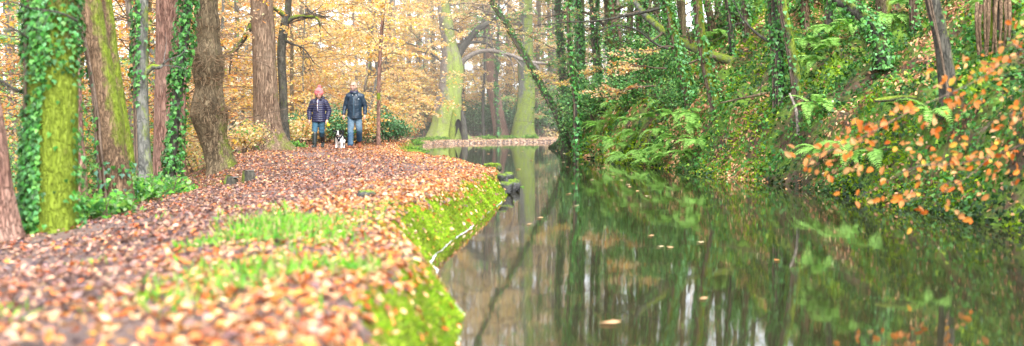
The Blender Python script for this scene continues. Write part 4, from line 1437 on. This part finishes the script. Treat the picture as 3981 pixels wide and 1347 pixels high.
def stump(px, py, d, w, h, lb, seed, tilt=0):
    d = on_ground(px, py)
    print('stump', d)
    b = P(px, py, d)
    b[2] = gz(b[0], d)
    root = tag(empty('tree_stump', b), lb, 'stump')
    r = w * .56 / F * d
    hh = h * 1.35 / F * d
    g = Geo()
    C = catmull([b - [0, 0, .08], b + [tilt * .3, 0, hh * .5], b + [tilt, 0, hh]], 14)
    tube(g, C, np.linspace(r * 1.15, r * .92, 14), 22, amp=.10, seed=seed, moss=lambda D, V: np.clip(.25 - .6 * D[:, 0], 0, 1), cap=False)
    g.build('trunk', B_DARK, root)
    g = Geo()
    th = np.linspace(0, 2 * math.pi, 22, endpoint=False)
    top = b + np.array([tilt, 0, hh])
    rr = r * .93 * (1 + .05 * np.sin(3 * th + seed))
    ring = top + np.stack([np.cos(th) * rr, np.sin(th) * rr, .004 + .01 * np.sin(th * 2)], 1)
    g.add(np.vstack([ring, top + [0, 0, .012]]), np.stack([np.arange(22), (np.arange(22) + 1) % 22, np.full(22, 22)], 1), moss=.1)
    g.build('cut_top', B_GREY, root)


stump(966, 709, 20.6, 42, 32, 'square topped dark cut stump on the left of the path', 3)
stump(893, 728, 19.6, 44, 28, 'broken slanting mossy stump left of the square cut one', 8, .05)
rock('stone', 'flat dark stone half buried in leaves mid path', (WX(1425, on_ground(1425, 770)), on_ground(1425, 770), gz(WX(1425, on_ground(1425, 770)), on_ground(1425, 770)) + .02), .085, .07, .06, 3, 'stone', mossy=.45)
rock('boulder', 'moss capped boulder on the tip of the canal headland', (-.36, 20.9, .27), .15, .16, .085, 7, 'stone', mossy=.75)
for k, (x, y, z, s) in enumerate(((-.04, 17.75, .12, .15), (.02, 18.5, .10, .17), (.06, 19.2, .08, .16), (-.10, 18.1, .24, .12), (-.02, 19.0, .22, .13), (.04, 20.0, .06, .16), (-.12, 17.5, .05, .10))):
    rock('edge_stone', 'dark mossy stone in the broken canal edging at the headland', (x - .04, y, z - .02), s * .72, s * 1.5, s * .55, 20 + k, 'stone', group='canal edging stones', mossy=.45)
for k, (px, d) in enumerate(((1592, 31.5), (1608, 34), (1590, 37), (1600, 42), (1640, 54), (1700, 57.2), (1770, 58.4), (1860, 59.4), (1950, 60.3))):
    x = WX(px, d)
    rock('edge_stone', 'grey stone along the water edge near the bend', (x, d, .06), .22 + .004 * d, .3, .14, 40 + k, 'stone', group='stones by the bend', mossy=.6)
# small plants at the headland and along the far water edge
for x, y, h, lb in ((.02, 19.6, .16, 'leafy green plant growing from the headland stones'), (-2.45, 29.6, .22, 'green plant overhanging the water beside the path bend')):
    shrub('water_plant', lb, x, y, .16, h, 260, [(.10, .32, .05), (.2, .45, .06)], .045, tm=T_BEECH)
for k, (px, d) in enumerate(((1650, 55), (1720, 58), (1790, 59.6), (1900, 60.4), (1980, 61.2), (2060, 61.6), (1610, 46), (1600, 39))):
    shrub('water_plant', 'low green clump on the grassy edge at the canal bend', WX(px, d), d, .7, .34, 520, [(.18, .42, .05), (.3, .5, .08), (.12, .28, .05)], .09, group='green clumps at the bend')

# pale strip painting the light reflected at the mossy wet edge
g = Geo()
n = 420
t = np.linspace(0, 1, n)
yy = 5.6 + t * 12
_gx = np.linspace(-.5, .45, 120)
xx = np.array([np.interp(yv, LE[:, 1], LE[:, 0]) + _gx[np.where(height(np.interp(yv, LE[:, 1], LE[:, 0]) + _gx, np.full(120, yv)) > .0)[0].max()] for yv in yy])
dens = noise(yy * 2.2, 3, 0, 3) + .8 * np.exp(-((yy - 11.3) / 2.2) ** 2)
wv = np.clip(.002 + .012 * dens, .0, .03) * (1 + .5 * noise(yy * 9, 1, 0, 4))
off = .02 + .012 * noise(yy * 5, 7, 0, 9)
A = np.stack([xx + off, yy, np.full(n, .004)], 1)
B = np.stack([xx + off + wv, yy, np.full(n, .004)], 1)
i = np.arange(n - 1)
g.add(np.vstack([A, B]), np.stack([i, i + n, i + n + 1, i + 1], 1)[wv[:-1] > .004], (.75, .75, .72))
tag(g.build('glint', M_CLOTH), 'pale painted line of reflected light along the mossy canal edge', 'glint', kind='stuff')

# floating leaves, one by one
me_f = []
for k in range(3):
    g = Geo()
    leaves(g, np.zeros((1, 3)), np.array([[.05 * k, .05, 1]]), .085, np.array([[PEACH, CREAM, ORANGE][k]]), T_CURL, np.array([[1, .3 * k, 0]]))
    o = g.build('floating_leaf', M_LITTER)
    me_f.append(o.data)
    bpy.data.objects.remove(o)
FLT = [(2370, 1262, 1.3), (2228, 715, 1), (2210, 756, 1), (2240, 802, 1), (2098, 850, 1), (2325, 660, 1), (2345, 655, 1), (2385, 690, 1), (2418, 703, 1), (2440, 720, 1), (2450, 728, 1), (2515, 765, 1), (2530, 920, .8), (2565, 962, .8), (2605, 965, .8), (2722, 945, .8), (2055, 875, .8),
       (2130, 640, 1), (2065, 625, 1), (2190, 632, 1), (2205, 650, 1), (2030, 590, 1), (1900, 600, 1), (1980, 605, 1), (2120, 600, 1), (2300, 700, 1), (2480, 745, 1), (2160, 690, 1), (2735, 1165, .7), (3020, 1015, .8), (2015, 660, 1), (1850, 590, 1), (2260, 640, 1)]
for k, (px, py, s) in enumerate(FLT):
    d = F * CZ / (py - HY)
    o = bpy.data.objects.new('floating_leaf', me_f[2 if k in (1, 29) else k % 2])
    COL.objects.link(o)
    o.location = (WX(px, d), d, .004)
    o.rotation_euler = (0, 0, rng.uniform(0, 6.28))
    s *= 1.15 if d < 25 else 1.6
    o.scale = (s, s, s * .5)
    tag(o, {0: 'largest pale leaf floating near the bottom of the picture', 1: 'bright orange leaf floating off the far bank ferns'}.get(k, 'small pale leaf floating on the canal'), 'leaf', None if k < 2 else 'small leaves floating on the canal')


# ---------------------------------------------------------------- people and the dog
def capsule(p0, p1, r0, r1, n=14, k=5, sx=1.0):
    p0, p1 = np.array(p0, float), np.array(p1, float)
    a = p1 - p0
    L = np.linalg.norm(a)
    a = a / max(L, 1e-9)
    rings = []
    for t in np.linspace(-math.pi / 2 + .05, 0, k):
        rings.append((p0 + a * r0 * math.sin(t), r0 * math.cos(t)))
    for t in np.linspace(0, math.pi / 2 - .05, k):
        rings.append((p1 + a * r1 * math.sin(t), r1 * math.cos(t)))
    ref = np.array([0, 1.0, 0]) if abs(a[1]) < .9 else np.array([1.0, 0, 0])
    u = unit(np.cross(ref, a)); v = np.cross(a, u)
    th = np.linspace(0, 2 * math.pi, n, endpoint=False)
    V = np.concatenate([c + r * (np.cos(th)[:, None] * u * sx + np.sin(th)[:, None] * v) for c, r in rings])
    m = len(rings)
    f = []
    for i in range(m - 1):
        for j in range(n):
            f.append([i * n + j, i * n + (j + 1) % n, (i + 1) * n + (j + 1) % n, (i + 1) * n + j])
    caps = [list(range(n))[::-1], [(m - 1) * n + j for j in range(n)]]
    return V, f, caps


def ellipsoid(c, r, n=18, k=11):
    th = np.linspace(0, 2 * math.pi, n, endpoint=False)
    ph = np.linspace(-math.pi / 2 + .05, math.pi / 2 - .05, k)
    V = np.concatenate([np.stack([np.cos(p) * np.cos(th), np.cos(p) * np.sin(th), np.sin(p) * np.ones(n)], 1) for p in ph]) * np.array(r) + np.array(c)
    f = [[i * n + j, i * n + (j + 1) % n, (i + 1) * n + (j + 1) % n, (i + 1) * n + j] for i in range(k - 1) for j in range(n)]
    return V, f, [list(range(n))[::-1], [(k - 1) * n + j for j in range(n)]]


def sculpt(name, parts, voxel, m, parent, colf, smooth=4, disp=None, hem=None):
    """union of closed shapes, voxel-remeshed into one continuous skin"""
    vs, fs, n = [], [], 0
    for V, f, caps in parts:
        vs.append(V)
        fs += [[i + n for i in q] for q in f + caps]
        n += len(V)
    me = bpy.data.meshes.new(name + '_base')
    me.from_pydata(np.concatenate(vs).tolist(), [], fs)
    o = bpy.data.objects.new(name, me)
    COL.objects.link(o)
    r = o.modifiers.new('r', 'REMESH'); r.mode = 'VOXEL'; r.voxel_size = voxel
    if smooth:
        s = o.modifiers.new('s', 'SMOOTH'); s.iterations = smooth; s.factor = .5
    dg = bpy.context.evaluated_depsgraph_get()
    dg.update()
    m2 = bpy.data.meshes.new_from_object(o.evaluated_get(dg))
    m2.name = name
    o.modifiers.clear()
    o.data = m2
    bpy.data.meshes.remove(me)
    k = len(m2.vertices)
    V = np.empty(k * 3, np.float32); m2.vertices.foreach_get('co', V); V = V.reshape(-1, 3).astype(float)
    if disp is not None:
        Nn = np.empty(k * 3, np.float32); m2.vertices.foreach_get('normal', Nn)
        V = V + Nn.reshape(-1, 3) * disp(V)[:, None]
        m2.vertices.foreach_set('co', V.astype(np.float32).ravel())
    if hem is not None:
        lo = V[:, 2] < hem
        V[lo, 2] = hem + .10 * (V[lo, 2] - hem)
        m2.vertices.foreach_set('co', V.astype(np.float32).ravel())
    a = m2.attributes.new('Col', 'FLOAT_COLOR', 'POINT')
    c = np.ones((k, 4)); c[:, :3] = colf(V)
    a.data.foreach_set('color', c.astype(np.float32).ravel())
    m2.polygons.foreach_set('use_smooth', np.ones(len(m2.polygons), bool))
    m2.materials.clear(); m2.materials.append(m)
    m2.update()
    o.parent = parent
    return o


def flat(c):
    return lambda V: np.tile(np.array(c, float), (len(V), 1))


def hand(wr, d, palm_n, side):
    """palm, four unequal curled fingers and a thumb; wr wrist, d direction, palm_n palm normal, side +1/-1 thumb side axis"""
    wr, d, pn = np.array(wr, float), unit(d), unit(palm_n)
    ax = unit(np.cross(d, pn)) * side
    parts = [capsule(wr, wr + d * .07, .026, .034, sx=1.0)]
    for k, L in enumerate((.068, .078, .072, .055)):
        b = wr + d * .085 + ax * (.030 - .020 * k)
        m = b + d * L * .5 + pn * .008
        t = m + d * L * .32 + pn * .026
        parts += [capsule(b - d * .02, m, .0095, .009, 8, 3), capsule(m, t, .009, .0078, 8, 3)]
    b = wr + d * .03 + ax * .028
    m = b + d * .035 + ax * .022 + pn * .008
    parts += [capsule(b, m, .012, .011, 8, 3), capsule(m, m + d * .03 + pn * .01, .0105, .009, 8, 3)]
    return parts


def head(c, s, look=(0, -1, 0)):
    """head with brow, nose, chin, ears; c centre of the skull, faces -Y"""
    c = np.array(c, float)
    E = lambda o, r: ellipsoid(c + np.array(o) * s, np.array(r) * s)
    return [E((0, .012, .03), (.078, .098, .092)), E((0, -.022, -.035), (.064, .070, .078)), E((0, -.052, -.088), (.036, .034, .026)), E((0, -.094, -.020), (.014, .020, .026)),
            E((0, -.082, .012), (.010, .018, .028)), E((0, -.080, .030), (.055, .018, .012)), E((.079, .012, -.01), (.012, .022, .033)), E((-.079, .012, -.01), (.012, .022, .033)),
            E((.038, -.066, -.025), (.024, .022, .022)), E((-.038, -.066, -.025), (.024, .022, .022)), E((0, -.078, -.060), (.026, .016, .007)), E((0, -.077, -.071), (.022, .016, .007))]


def rotz(parts, c, a, tilt=0):
    ca, sa = math.cos(a), math.sin(a)
    ct, st = math.cos(tilt), math.sin(tilt)
    c = np.array(c)
    out = []
    for V, f, k in parts:
        W = V - c
        W = np.stack([W[:, 0], W[:, 1] * ct - W[:, 2] * st, W[:, 1] * st + W[:, 2] * ct], 1)
        W = np.stack([W[:, 0] * ca - W[:, 1] * sa, W[:, 0] * sa + W[:, 1] * ca, W[:, 2]], 1)
        out.append((W + c, f, k))
    return out


def head_cols(c, s, a, tilt, skin, beard=None):
    c = np.array(c, float)

    def f(V):
        W = V - c
        ca, sa = math.cos(-a), math.sin(-a)
        W = np.stack([W[:, 0] * ca - W[:, 1] * sa, W[:, 0] * sa + W[:, 1] * ca, W[:, 2]], 1)
        ct, st = math.cos(-tilt), math.sin(-tilt)
        W = np.stack([W[:, 0], W[:, 1] * ct - W[:, 2] * st, W[:, 1] * st + W[:, 2] * ct], 1) / s
        x, y, z = W.T
        col = np.tile(np.array(skin, float), (len(V), 1))
        n = noise(x * 30, y * 30, z * 30, 3)[:, None]
        col = col * (1 + .06 * n)
        hd = z > -.16
        ck = np.exp(-(((np.abs(x) - .04) / .022) ** 2 + ((z + .03) / .022) ** 2)) * (y < -.03)
        col = col + (np.array([.50, .15, .11]) - col) * (.35 * ck)[:, None]
        if beard is not None:
            b = (z < -.045) & (z > -.13) & (y < .02) & hd
            col[b] = np.array(beard) * (1 + .25 * n[b])
        lip = (np.abs(x) < .027) & (np.abs(z + .065) < .011) & (y < -.07)
        col[lip] = (.45, .16, .14)
        eye = (np.abs(np.abs(x) - .030) < .018) & (np.abs(z - .010) < .011) & (y < -.055)
        col[eye] = (.05, .035, .03)
        brow = (np.abs(np.abs(x) - .031) < .020) & (np.abs(z - .033) < .006) & (y < -.055)
        col[brow] = (.25, .17, .12)
        return np.clip(col, .005, .9)
    return f


def make_man():
    d = 31.5
    x0 = WX(1379, d)
    z0 = gz(x0, d) + .035
    root = tag(empty('person', (x0, d, z0)), 'balding bearded man in dark teal waterproof jacket, jeans and red brown boots, striding', 'person')
    hc = (-.025, -.02, 1.655)
    yaw = -.35
    # joints (x right in the picture, y away from the camera, z up)
    hipR, hipL = (-.09, 0, .93), (.09, 0, .93)
    knR, knL = (-.095, -.10, .50), (.12, -.02, .51)
    anR, anL = (-.085, -.20, .10), (.095, .24, .20)
    shR, shL = (-.178, .01, 1.395), (.178, .01, 1.395)
    elR, elL = (-.262, .05, 1.13), (.272, .03, 1.13)
    wrR, wrL = (-.285, -.06, .90), (.275, -.05, .905)
    body = rotz(head(hc, 1.06), hc, yaw) + [capsule((-.01, .01, 1.46), (-.02, 0, 1.60), .062, .058), capsule((0, 0, .95), (0, .01, 1.27), .12, .11, sx=1.1)]
    body += [capsule(shR, elR, .05, .042), capsule(elR, wrR, .042, .028), capsule(shL, elL, .05, .042), capsule(elL, wrL, .042, .028), capsule((-.16, .01, 1.37), (.16, .01, 1.37), .05, .05)]
    body += [capsule(hipR, knR, .075, .055), capsule(knR, anR, .052, .036), capsule(hipL, knL, .075, .055), capsule(knL, anL, .052, .036)]
    body += hand(wrR, (-.02, -.15, -1), (.75, .2, 0), 1) + hand(wrL, (0, -.15, -1), (-.75, .2, 0), -1)
    sculpt('body', body, .0055, M_SKIN, root, head_cols(hc, 1.06, yaw, 0, (.62, .35, .26), (.33, .26, .22)), 2)
    # cropped grey hair at the sides and back
    hp = [ellipsoid((hc[0], hc[1] + .028, hc[2] + .035), (.085, .098, .090))]
    hair = sculpt('hair', hp, .006, M_FUR, root, flat((.42, .36, .31)), 2)
    teal = (.009, .027, .052)

    def jc(V):
        c = np.tile(np.array(teal), (len(V), 1)) * (1 + .3 * fbm(V[:, 0] * 9, V[:, 1] * 9, V[:, 2] * 5, 3)[:, None])
        pl = (np.abs(V[:, 0]) < .022) & (V[:, 1] < 0)
        c[pl] *= .7
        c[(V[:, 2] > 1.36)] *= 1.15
        return np.clip(c, .004, 1)
    j = [capsule((0, 0, .88), (0, .0, 1.16), .172, .172, sx=1.14), capsule((0, 0, 1.16), (0, .01, 1.33), .172, .150, sx=1.14), capsule((-.155, .01, 1.385), (.155, .01, 1.385), .085, .085), capsule((-.04, .015, 1.455), (-.165, .01, 1.41), .075, .072), capsule((.04, .015, 1.455), (.165, .01, 1.41), .075, .072), ellipsoid((-.005, -.015, 1.475), (.095, .105, .065)),
         capsule(shR, elR, .080, .066), capsule(elR, (-.287, -.045, .935), .064, .050), capsule(shL, elL, .080, .066), capsule(elL, (.277, -.035, .94), .064, .050), capsule((0, 0, .80), (0, 0, .92), .172, .172, sx=1.14)]
    jk = sculpt('jacket', j, .008, M_NYLON, root, jc, 4, lambda V: .009 * fbm(V[:, 0] * 7, V[:, 1] * 7, V[:, 2] * 11, 8), hem=.80)
    cl = [capsule((-.02 + .085 * math.cos(t), .015 + .085 * math.sin(t), 1.515 + .015 * math.sin(t)), (-.02 + .085 * math.cos(t + .5), .015 + .085 * math.sin(t + .5), 1.525 + .015 * math.sin(t + .5)), .034, .034, 8, 3) for t in np.arange(0, 6.2, .5)]
    sculpt('collar', cl, .007, M_NYLON, jk, flat((.045, .035, .085)), 3)
    g = Geo()
    zs = np.linspace(.86, 1.42, 12)
    ym = np.interp(zs, [.82, .95, 1.16, 1.30, 1.42], [-.180, -.184, -.184, -.176, -.10]) - .004
    for s in (-1, 1):
        pass
    g.add(np.concatenate([np.stack([np.full(12, -.018), ym, zs], 1), np.stack([np.full(12, .018), ym, zs], 1)]), np.stack([np.arange(11), np.arange(11) + 12, np.arange(11) + 13, np.arange(11) + 1], 1), (.02, .055, .09))
    g.build('placket', M_NYLON, jk, loc=(0, 0, 0))
    # small pale chest emblem (a peak) and two cord toggles
    g = Geo()
    g.add([(.105, -.190, 1.315), (.150, -.184, 1.315), (.128, -.189, 1.335)], [(0, 1, 2)], (.65, .68, .7))
    g.build('emblem', M_CLOTH, jk, loc=(0, 0, 0))
    for sx in (-.045, .05):
        sculpt('toggle', [capsule((sx, -.135, 1.43), (sx + .012, -.14, 1.415), .009, .008, 8, 3)], .004, M_CLOTH, jk, flat((.75, .75, .73)), 1)

    def dc(V):
        n = fbm(V[:, 0] * 8, V[:, 1] * 8, V[:, 2] * 4, 5)
        fade = np.clip(np.exp(-((V[:, 2] - .62) / .2) ** 2) * (V[:, 1] < 0) * .8 + .35 * n, 0, 1)[:, None]
        return np.array([.030, .085, .16]) * (1 - fade) + np.array([.17, .25, .32]) * fade
    je = [capsule((-.07, 0, .90), (.07, 0, .90), .125, .125), capsule((-.085, 0, .90), knR, .108, .082), capsule(knR, (-.088, -.19, .13), .082, .078), capsule((.085, 0, .90), knL, .108, .082), capsule(knL, (.10, .205, .24), .080, .074)]
    sculpt('jeans', je, .008, M_CLOTH, root, dc, 3, lambda V: .008 * fbm(V[:, 0] * 9, V[:, 1] * 9, V[:, 2] * 16, 18))

    def bc(V):
        c = np.tile(np.array([.20, .065, .035]), (len(V), 1))
        return c
    for an, toe in ((anR, (-.10, -.37, .045)), (anL, (.115, .12, .04))):
        heel = (an[0], an[1] + .03, an[2] - .055)
        b = sculpt('boot', [capsule((an[0], an[1], an[2] + .03), heel, .056, .055), capsule(heel, toe, .052, .046)], .006, M_CLOTH, root, lambda V: np.where((V[:, 2] < V[:, 2].min() + .028)[:, None], np.array([[.03, .025, .022]]), np.array([[.24, .075, .035]])), 3)
        sculpt('cuff', [ellipsoid((an[0], an[1] - .005, an[2] + .03), (.060, .064, .018))], .006, M_CLOTH, b, flat((.55, .07, .03)), 2)
    return root


def make_woman():
    d = 31.4
    x0 = WX(1239, d)
    z0 = gz(x0, d) + .035
    root = tag(empty('person', (x0, d, z0)), 'woman in pink bobble hat, quilted navy jacket, jeans and wellington boots, looking down', 'person')
    hc = (.015, -.05, 1.425)
    tilt = .38
    hipR, hipL = (-.075, 0, .80), (.085, 0, .80)
    knR, knL = (-.085, -.13, .44), (.085, -.03, .44)
    anR, anL = (-.075, -.19, .09), (.075, .22, .16)
    shR, shL = (-.150, .01, 1.215), (.170, .01, 1.215)
    elR, elL = (-.255, .05, .985), (.265, .05, .985)
    wrR, wrL = (-.235, -.07, .755), (.235, -.08, .755)
    body = rotz(head(hc, .98), hc, .05, tilt) + [capsule((.01, .01, 1.25), (.012, -.01, 1.38), .052, .048), capsule((0, 0, .85), (.01, .01, 1.08), .105, .10, sx=1.1)]
    body += [capsule(shR, elR, .044, .037), capsule(elR, wrR, .037, .025), capsule(shL, elL, .044, .037), capsule(elL, wrL, .037, .025), capsule((-.13, .01, 1.18), (.15, .01, 1.18), .04, .04)]
    body += [capsule(hipR, knR, .07, .05), capsule(knR, anR, .05, .034), capsule(hipL, knL, .07, .05), capsule(knL, anL, .05, .034)]
    body += hand(wrR, (-.02, -.2, -1), (.75, .2, 0), 1) + hand(wrL, (0, -.25, -1), (-.75, .2, 0), -1)
    sculpt('body', body, .0055, M_SKIN, root, head_cols(hc, .98, .05, tilt, (.68, .40, .31)), 2)
    hr = [ellipsoid((hc[0] + s * .074, hc[1] + .02, hc[2] - .02), (.018, .05, .06)) for s in (-1, 1)] + [ellipsoid((hc[0], hc[1] + .07, hc[2] - .03), (.075, .04, .07))]
    sculpt('hair', hr, .006, M_FUR, root, flat((.30, .16, .08)), 2)

    def hc_(V):
        k = np.sin(V[:, 2] * 190 + np.sin(V[:, 0] * 160) * 1.4)
        c = np.where((k > .1)[:, None], np.array([[.74, .10, .12]]), np.array([[.80, .30, .30]]))
        return c
    hat = [ellipsoid((hc[0], hc[1] - .002, hc[2] + .085), (.100, .112, .085)), ellipsoid((hc[0], hc[1] + .012, hc[2] + .135), (.072, .078, .060)), capsule((hc[0] - .03, hc[1] - .01, hc[2] + .04), (hc[0] + .03, hc[1] - .01, hc[2] + .04), .090, .090)]
    ht = sculpt('bobble_hat', hat, .006, M_CLOTH, root, hc_, 3, lambda V: .003 * np.sin(V[:, 2] * 190) * np.sin(np.arctan2(V[:, 1], V[:, 0]) * 30))
    # clear the face: brim is the lower edge of the hat
    sculpt('pompom', [ellipsoid((hc[0] + .01, hc[1] + .02, hc[2] + .205), (.048, .048, .042))], .006, M_FUR, ht, flat((.78, .20, .22)), 1, lambda V: .008 * noise(V[:, 0] * 90, V[:, 1] * 90, V[:, 2] * 90, 3))

    def quilt(V):
        return np.abs(np.sin((V[:, 2] + .012 * np.abs(np.sin(V[:, 0] * 22))) * math.pi / .058))

    def jc(V):
        q = quilt(V)[:, None]
        n = noise(V[:, 0] * 45, V[:, 1] * 45, V[:, 2] * 45, 9)[:, None]
        return np.clip(np.array([.022, .023, .066]) * (.35 + .85 * q ** .6) * (1 + .35 * n), .004, 1)
    j = [capsule((.005, 0, .70), (.005, 0, .98), .176, .150, sx=1.10), capsule((.005, 0, .98), (.01, .01, 1.16), .152, .136, sx=1.14), capsule((-.13, .01, 1.205), (.15, .01, 1.205), .075, .075), capsule((-.03, .015, 1.265), (-.14, .01, 1.225), .066, .066), capsule((.05, .015, 1.265), (.16, .01, 1.225), .066, .066),
         capsule(shR, elR, .082, .072), capsule(elR, (-.238, -.055, .785), .070, .052), capsule(shL, elL, .082, .072), capsule(elL, (.238, -.065, .785), .070, .052)]
    jk = sculpt('jacket', j, .008, M_NYLON, root, jc, 3, lambda V: .011 * quilt(V) ** .7 - .004, hem=.70)
    cl = [capsule((.012 + .085 * math.cos(t), .02 + .08 * math.sin(t), 1.315 + .03 * math.sin(t)), (.012 + .085 * math.cos(t + .5), .02 + .08 * math.sin(t + .5), 1.315 + .03 * math.sin(t + .5)), .036, .036, 8, 3) for t in np.arange(-.9, 4.1, .5)]
    sculpt('hood', cl + [ellipsoid((.10, .06, 1.34), (.06, .05, .045))], .007, M_NYLON, jk, flat((.025, .026, .05)), 3)
    sc = [capsule((.005, -.125, 1.27), (.0, -.165, 1.20), .030, .022), capsule((.0, -.165, 1.20), (.004, -.182, 1.07), .018, .018), capsule((.004, -.182, 1.07), (.012, -.186, .98), .018, .016)]
    sculpt('scarf', sc, .006, M_CLOTH, root, lambda V: np.where((V[:, 0] > .006)[:, None], np.array([[.10, .10, .22]]), np.where((np.sin(V[:, 2] * 70) > .75)[:, None], np.array([[.6, .2, .2]]), np.array([[.82, .78, .74]]))), 2)

    def dc(V):
        n = fbm(V[:, 0] * 8, V[:, 1] * 8, V[:, 2] * 4, 5)
        fade = np.clip(.25 + .5 * n, 0, 1)[:, None]
        return np.array([.035, .105, .165]) * (1 - fade) + np.array([.11, .22, .30]) * fade
    je = [capsule((-.06, 0, .80), (.07, 0, .80), .12, .12), capsule((-.075, 0, .80), knR, .100, .076), capsule(knR, (-.082, -.15, .34), .074, .066), capsule((.085, 0, .80), knL, .100, .076), capsule(knL, (.08, .04, .34), .074, .066)]
    sculpt('jeans', je, .008, M_CLOTH, root, dc, 3, lambda V: .007 * fbm(V[:, 0] * 9, V[:, 1] * 9, V[:, 2] * 18, 28))
    for kn, an, toe in ((knR, anR, (-.085, -.36, .04)), (knL, anL, (.085, .09, .035))):
        heel = (an[0], an[1] + .02, an[2] - .045)
        top = np.array(kn) * .82 + np.array(an) * .18
        sculpt('wellington_boot', [capsule(top, np.array(an) + [0, 0, .04], .080, .058), capsule(np.array(an) + [0, 0, .04], heel, .058, .05), capsule(heel, toe, .05, .045)], .007, M_RUBBER, root, flat((.022, .030, .030)), 3)
    # yellow toy hanging from her hand: a thing of its own
    t = tag(empty('dog_toy', (x0 + .25, d - .13, z0 + .63)), 'small yellow green dog toy held in the woman’s left hand'.replace('’', "'"), 'toy')
    g = Geo()
    sculpt('ball', [ellipsoid((.03, -.02, -.02), (.045, .04, .04)), capsule((.0, 0, .06), (.02, -.01, 0), .014, .018, 8, 3)], .006, M_CLOTH, t, flat((.62, .62, .04)), 2)
    return root


def make_dog():
    d = 31.0
    x0 = WX(1321, d)
    z0 = gz(x0, d) + .03
    root = tag(empty('dog', (x0, d, z0)), 'small black and white dog in a dark harness trotting between the walkers', 'dog')
    root.scale = (1.16, 1.16, 1.16)
    E, K = ellipsoid, capsule
    hc = np.array((-.005, -.20, .345))
    parts = [K((0, -.06, .235), (0, .28, .245), .090, .075), E((0, -.07, .215), (.085, .09, .105)), K((0, -.09, .265), (0, -.17, .325), .062, .055),
             E(hc, (.066, .068, .062)), K(hc + [0, -.04, -.022], hc + [0, -.105, -.040], .034, .024), E(hc + [0, -.125, -.034], (.012, .012, .010)),
             E(hc + [.035, -.03, .0], (.03, .03, .028)), E(hc + [-.035, -.03, 0], (.03, .03, .028))]
    # front legs: shoulder - wrist - paw
    parts += [K((-.055, -.08, .20), (-.062, -.075, .11), .036, .026), K((-.062, -.075, .11), (-.064, -.10, .03), .025, .021), E((-.064, -.118, .018), (.027, .036, .018)),
              K((.055, -.08, .20), (.060, -.10, .11), .036, .026), K((.060, -.10, .11), (.060, -.15, .028), .025, .021), E((.060, -.168, .018), (.027, .036, .018))]
    # hind legs: stifle forward, hock back
    for s, sh in ((-1, .03), (1, -.04)):
        parts += [K((s * .05, .26, .22), (s * .062, .20 + sh, .15), .056, .036), K((s * .062, .20 + sh, .15), (s * .06, .30 + sh, .095), .032, .022), K((s * .06, .30 + sh, .095), (s * .06, .285 + sh, .025), .021, .019), E((s * .06, .265 + sh, .016), (.025, .036, .016))]
    parts += [K((0, .33, .27), (.02, .41, .34), .026, .022), K((.02, .41, .34), (.03, .43, .43), .024, .012)]

    def col(V):
        W = V - hc
        c = np.tile(np.array([.88, .86, .83]), (len(V), 1))
        n = noise(V[:, 0] * 25, V[:, 1] * 25, V[:, 2] * 25, 3)
        back = (V[:, 1] > -.02) & (V[:, 2] > .20 + .03 * n)
        hd = (V[:, 1] < -.13) & (V[:, 2] > .30)
        blk = hd & (np.abs(W[:, 0]) > .012 + .005 * n) & (W[:, 2] > -.03) & (W[:, 1] > -.075)
        c[back | blk] = (.012, .012, .014)
        c[(W[:, 1] < -.108) & (W[:, 2] > -.05) & (V[:, 2] > .29)] = (.015, .012, .012)
        mouth = (W[:, 1] < -.06) & (np.abs(W[:, 2] + .060) < .006) & (np.abs(W[:, 0]) < .02)
        c[mouth] = (.10, .03, .03)
        return c
    sculpt('body', parts, .0055, M_FUR, root, col, 2, lambda V: .003 * noise(V[:, 0] * 60, V[:, 1] * 60, V[:, 2] * 60, 4))
    for s in (-1, 1):
        ea = [K(hc + [s * .050, .015, .050], hc + [s * .088, -.005, .052], .022, .024, 10, 4), K(hc + [s * .088, -.005, .052], hc + [s * .100, -.030, .015], .023, .014, 10, 4)]
        sculpt('ear', ea, .005, M_FUR, root, flat((.016, .016, .018)), 2)
        sculpt('eye', [E(hc + [s * .030, -.060, .010], (.009, .007, .009))], .003, M_RUBBER, root, flat((.02, .012, .01)), 0)
    hn = [K((-.06, -.135, .285), (0, -.178, .215), .022, .026), K((.06, -.135, .285), (0, -.178, .215), .022, .026), K((0, -.16, .25), (0, -.165, .185), .04, .026), E((0, -.045, .235), (.100, .030, .112))]
    h = sculpt('harness', hn, .006, M_CLOTH, root, flat((.016, .018, .03)), 2)
    sculpt('tag', [E((.002, -.205, .235), (.014, .006, .014))], .003, M_CLOTH, h, flat((.8, .8, .8)), 0)
    return root


make_man()
make_woman()
make_dog()
for o in list(bpy.data.objects):
    if '_o' in o:
        del o['_o']
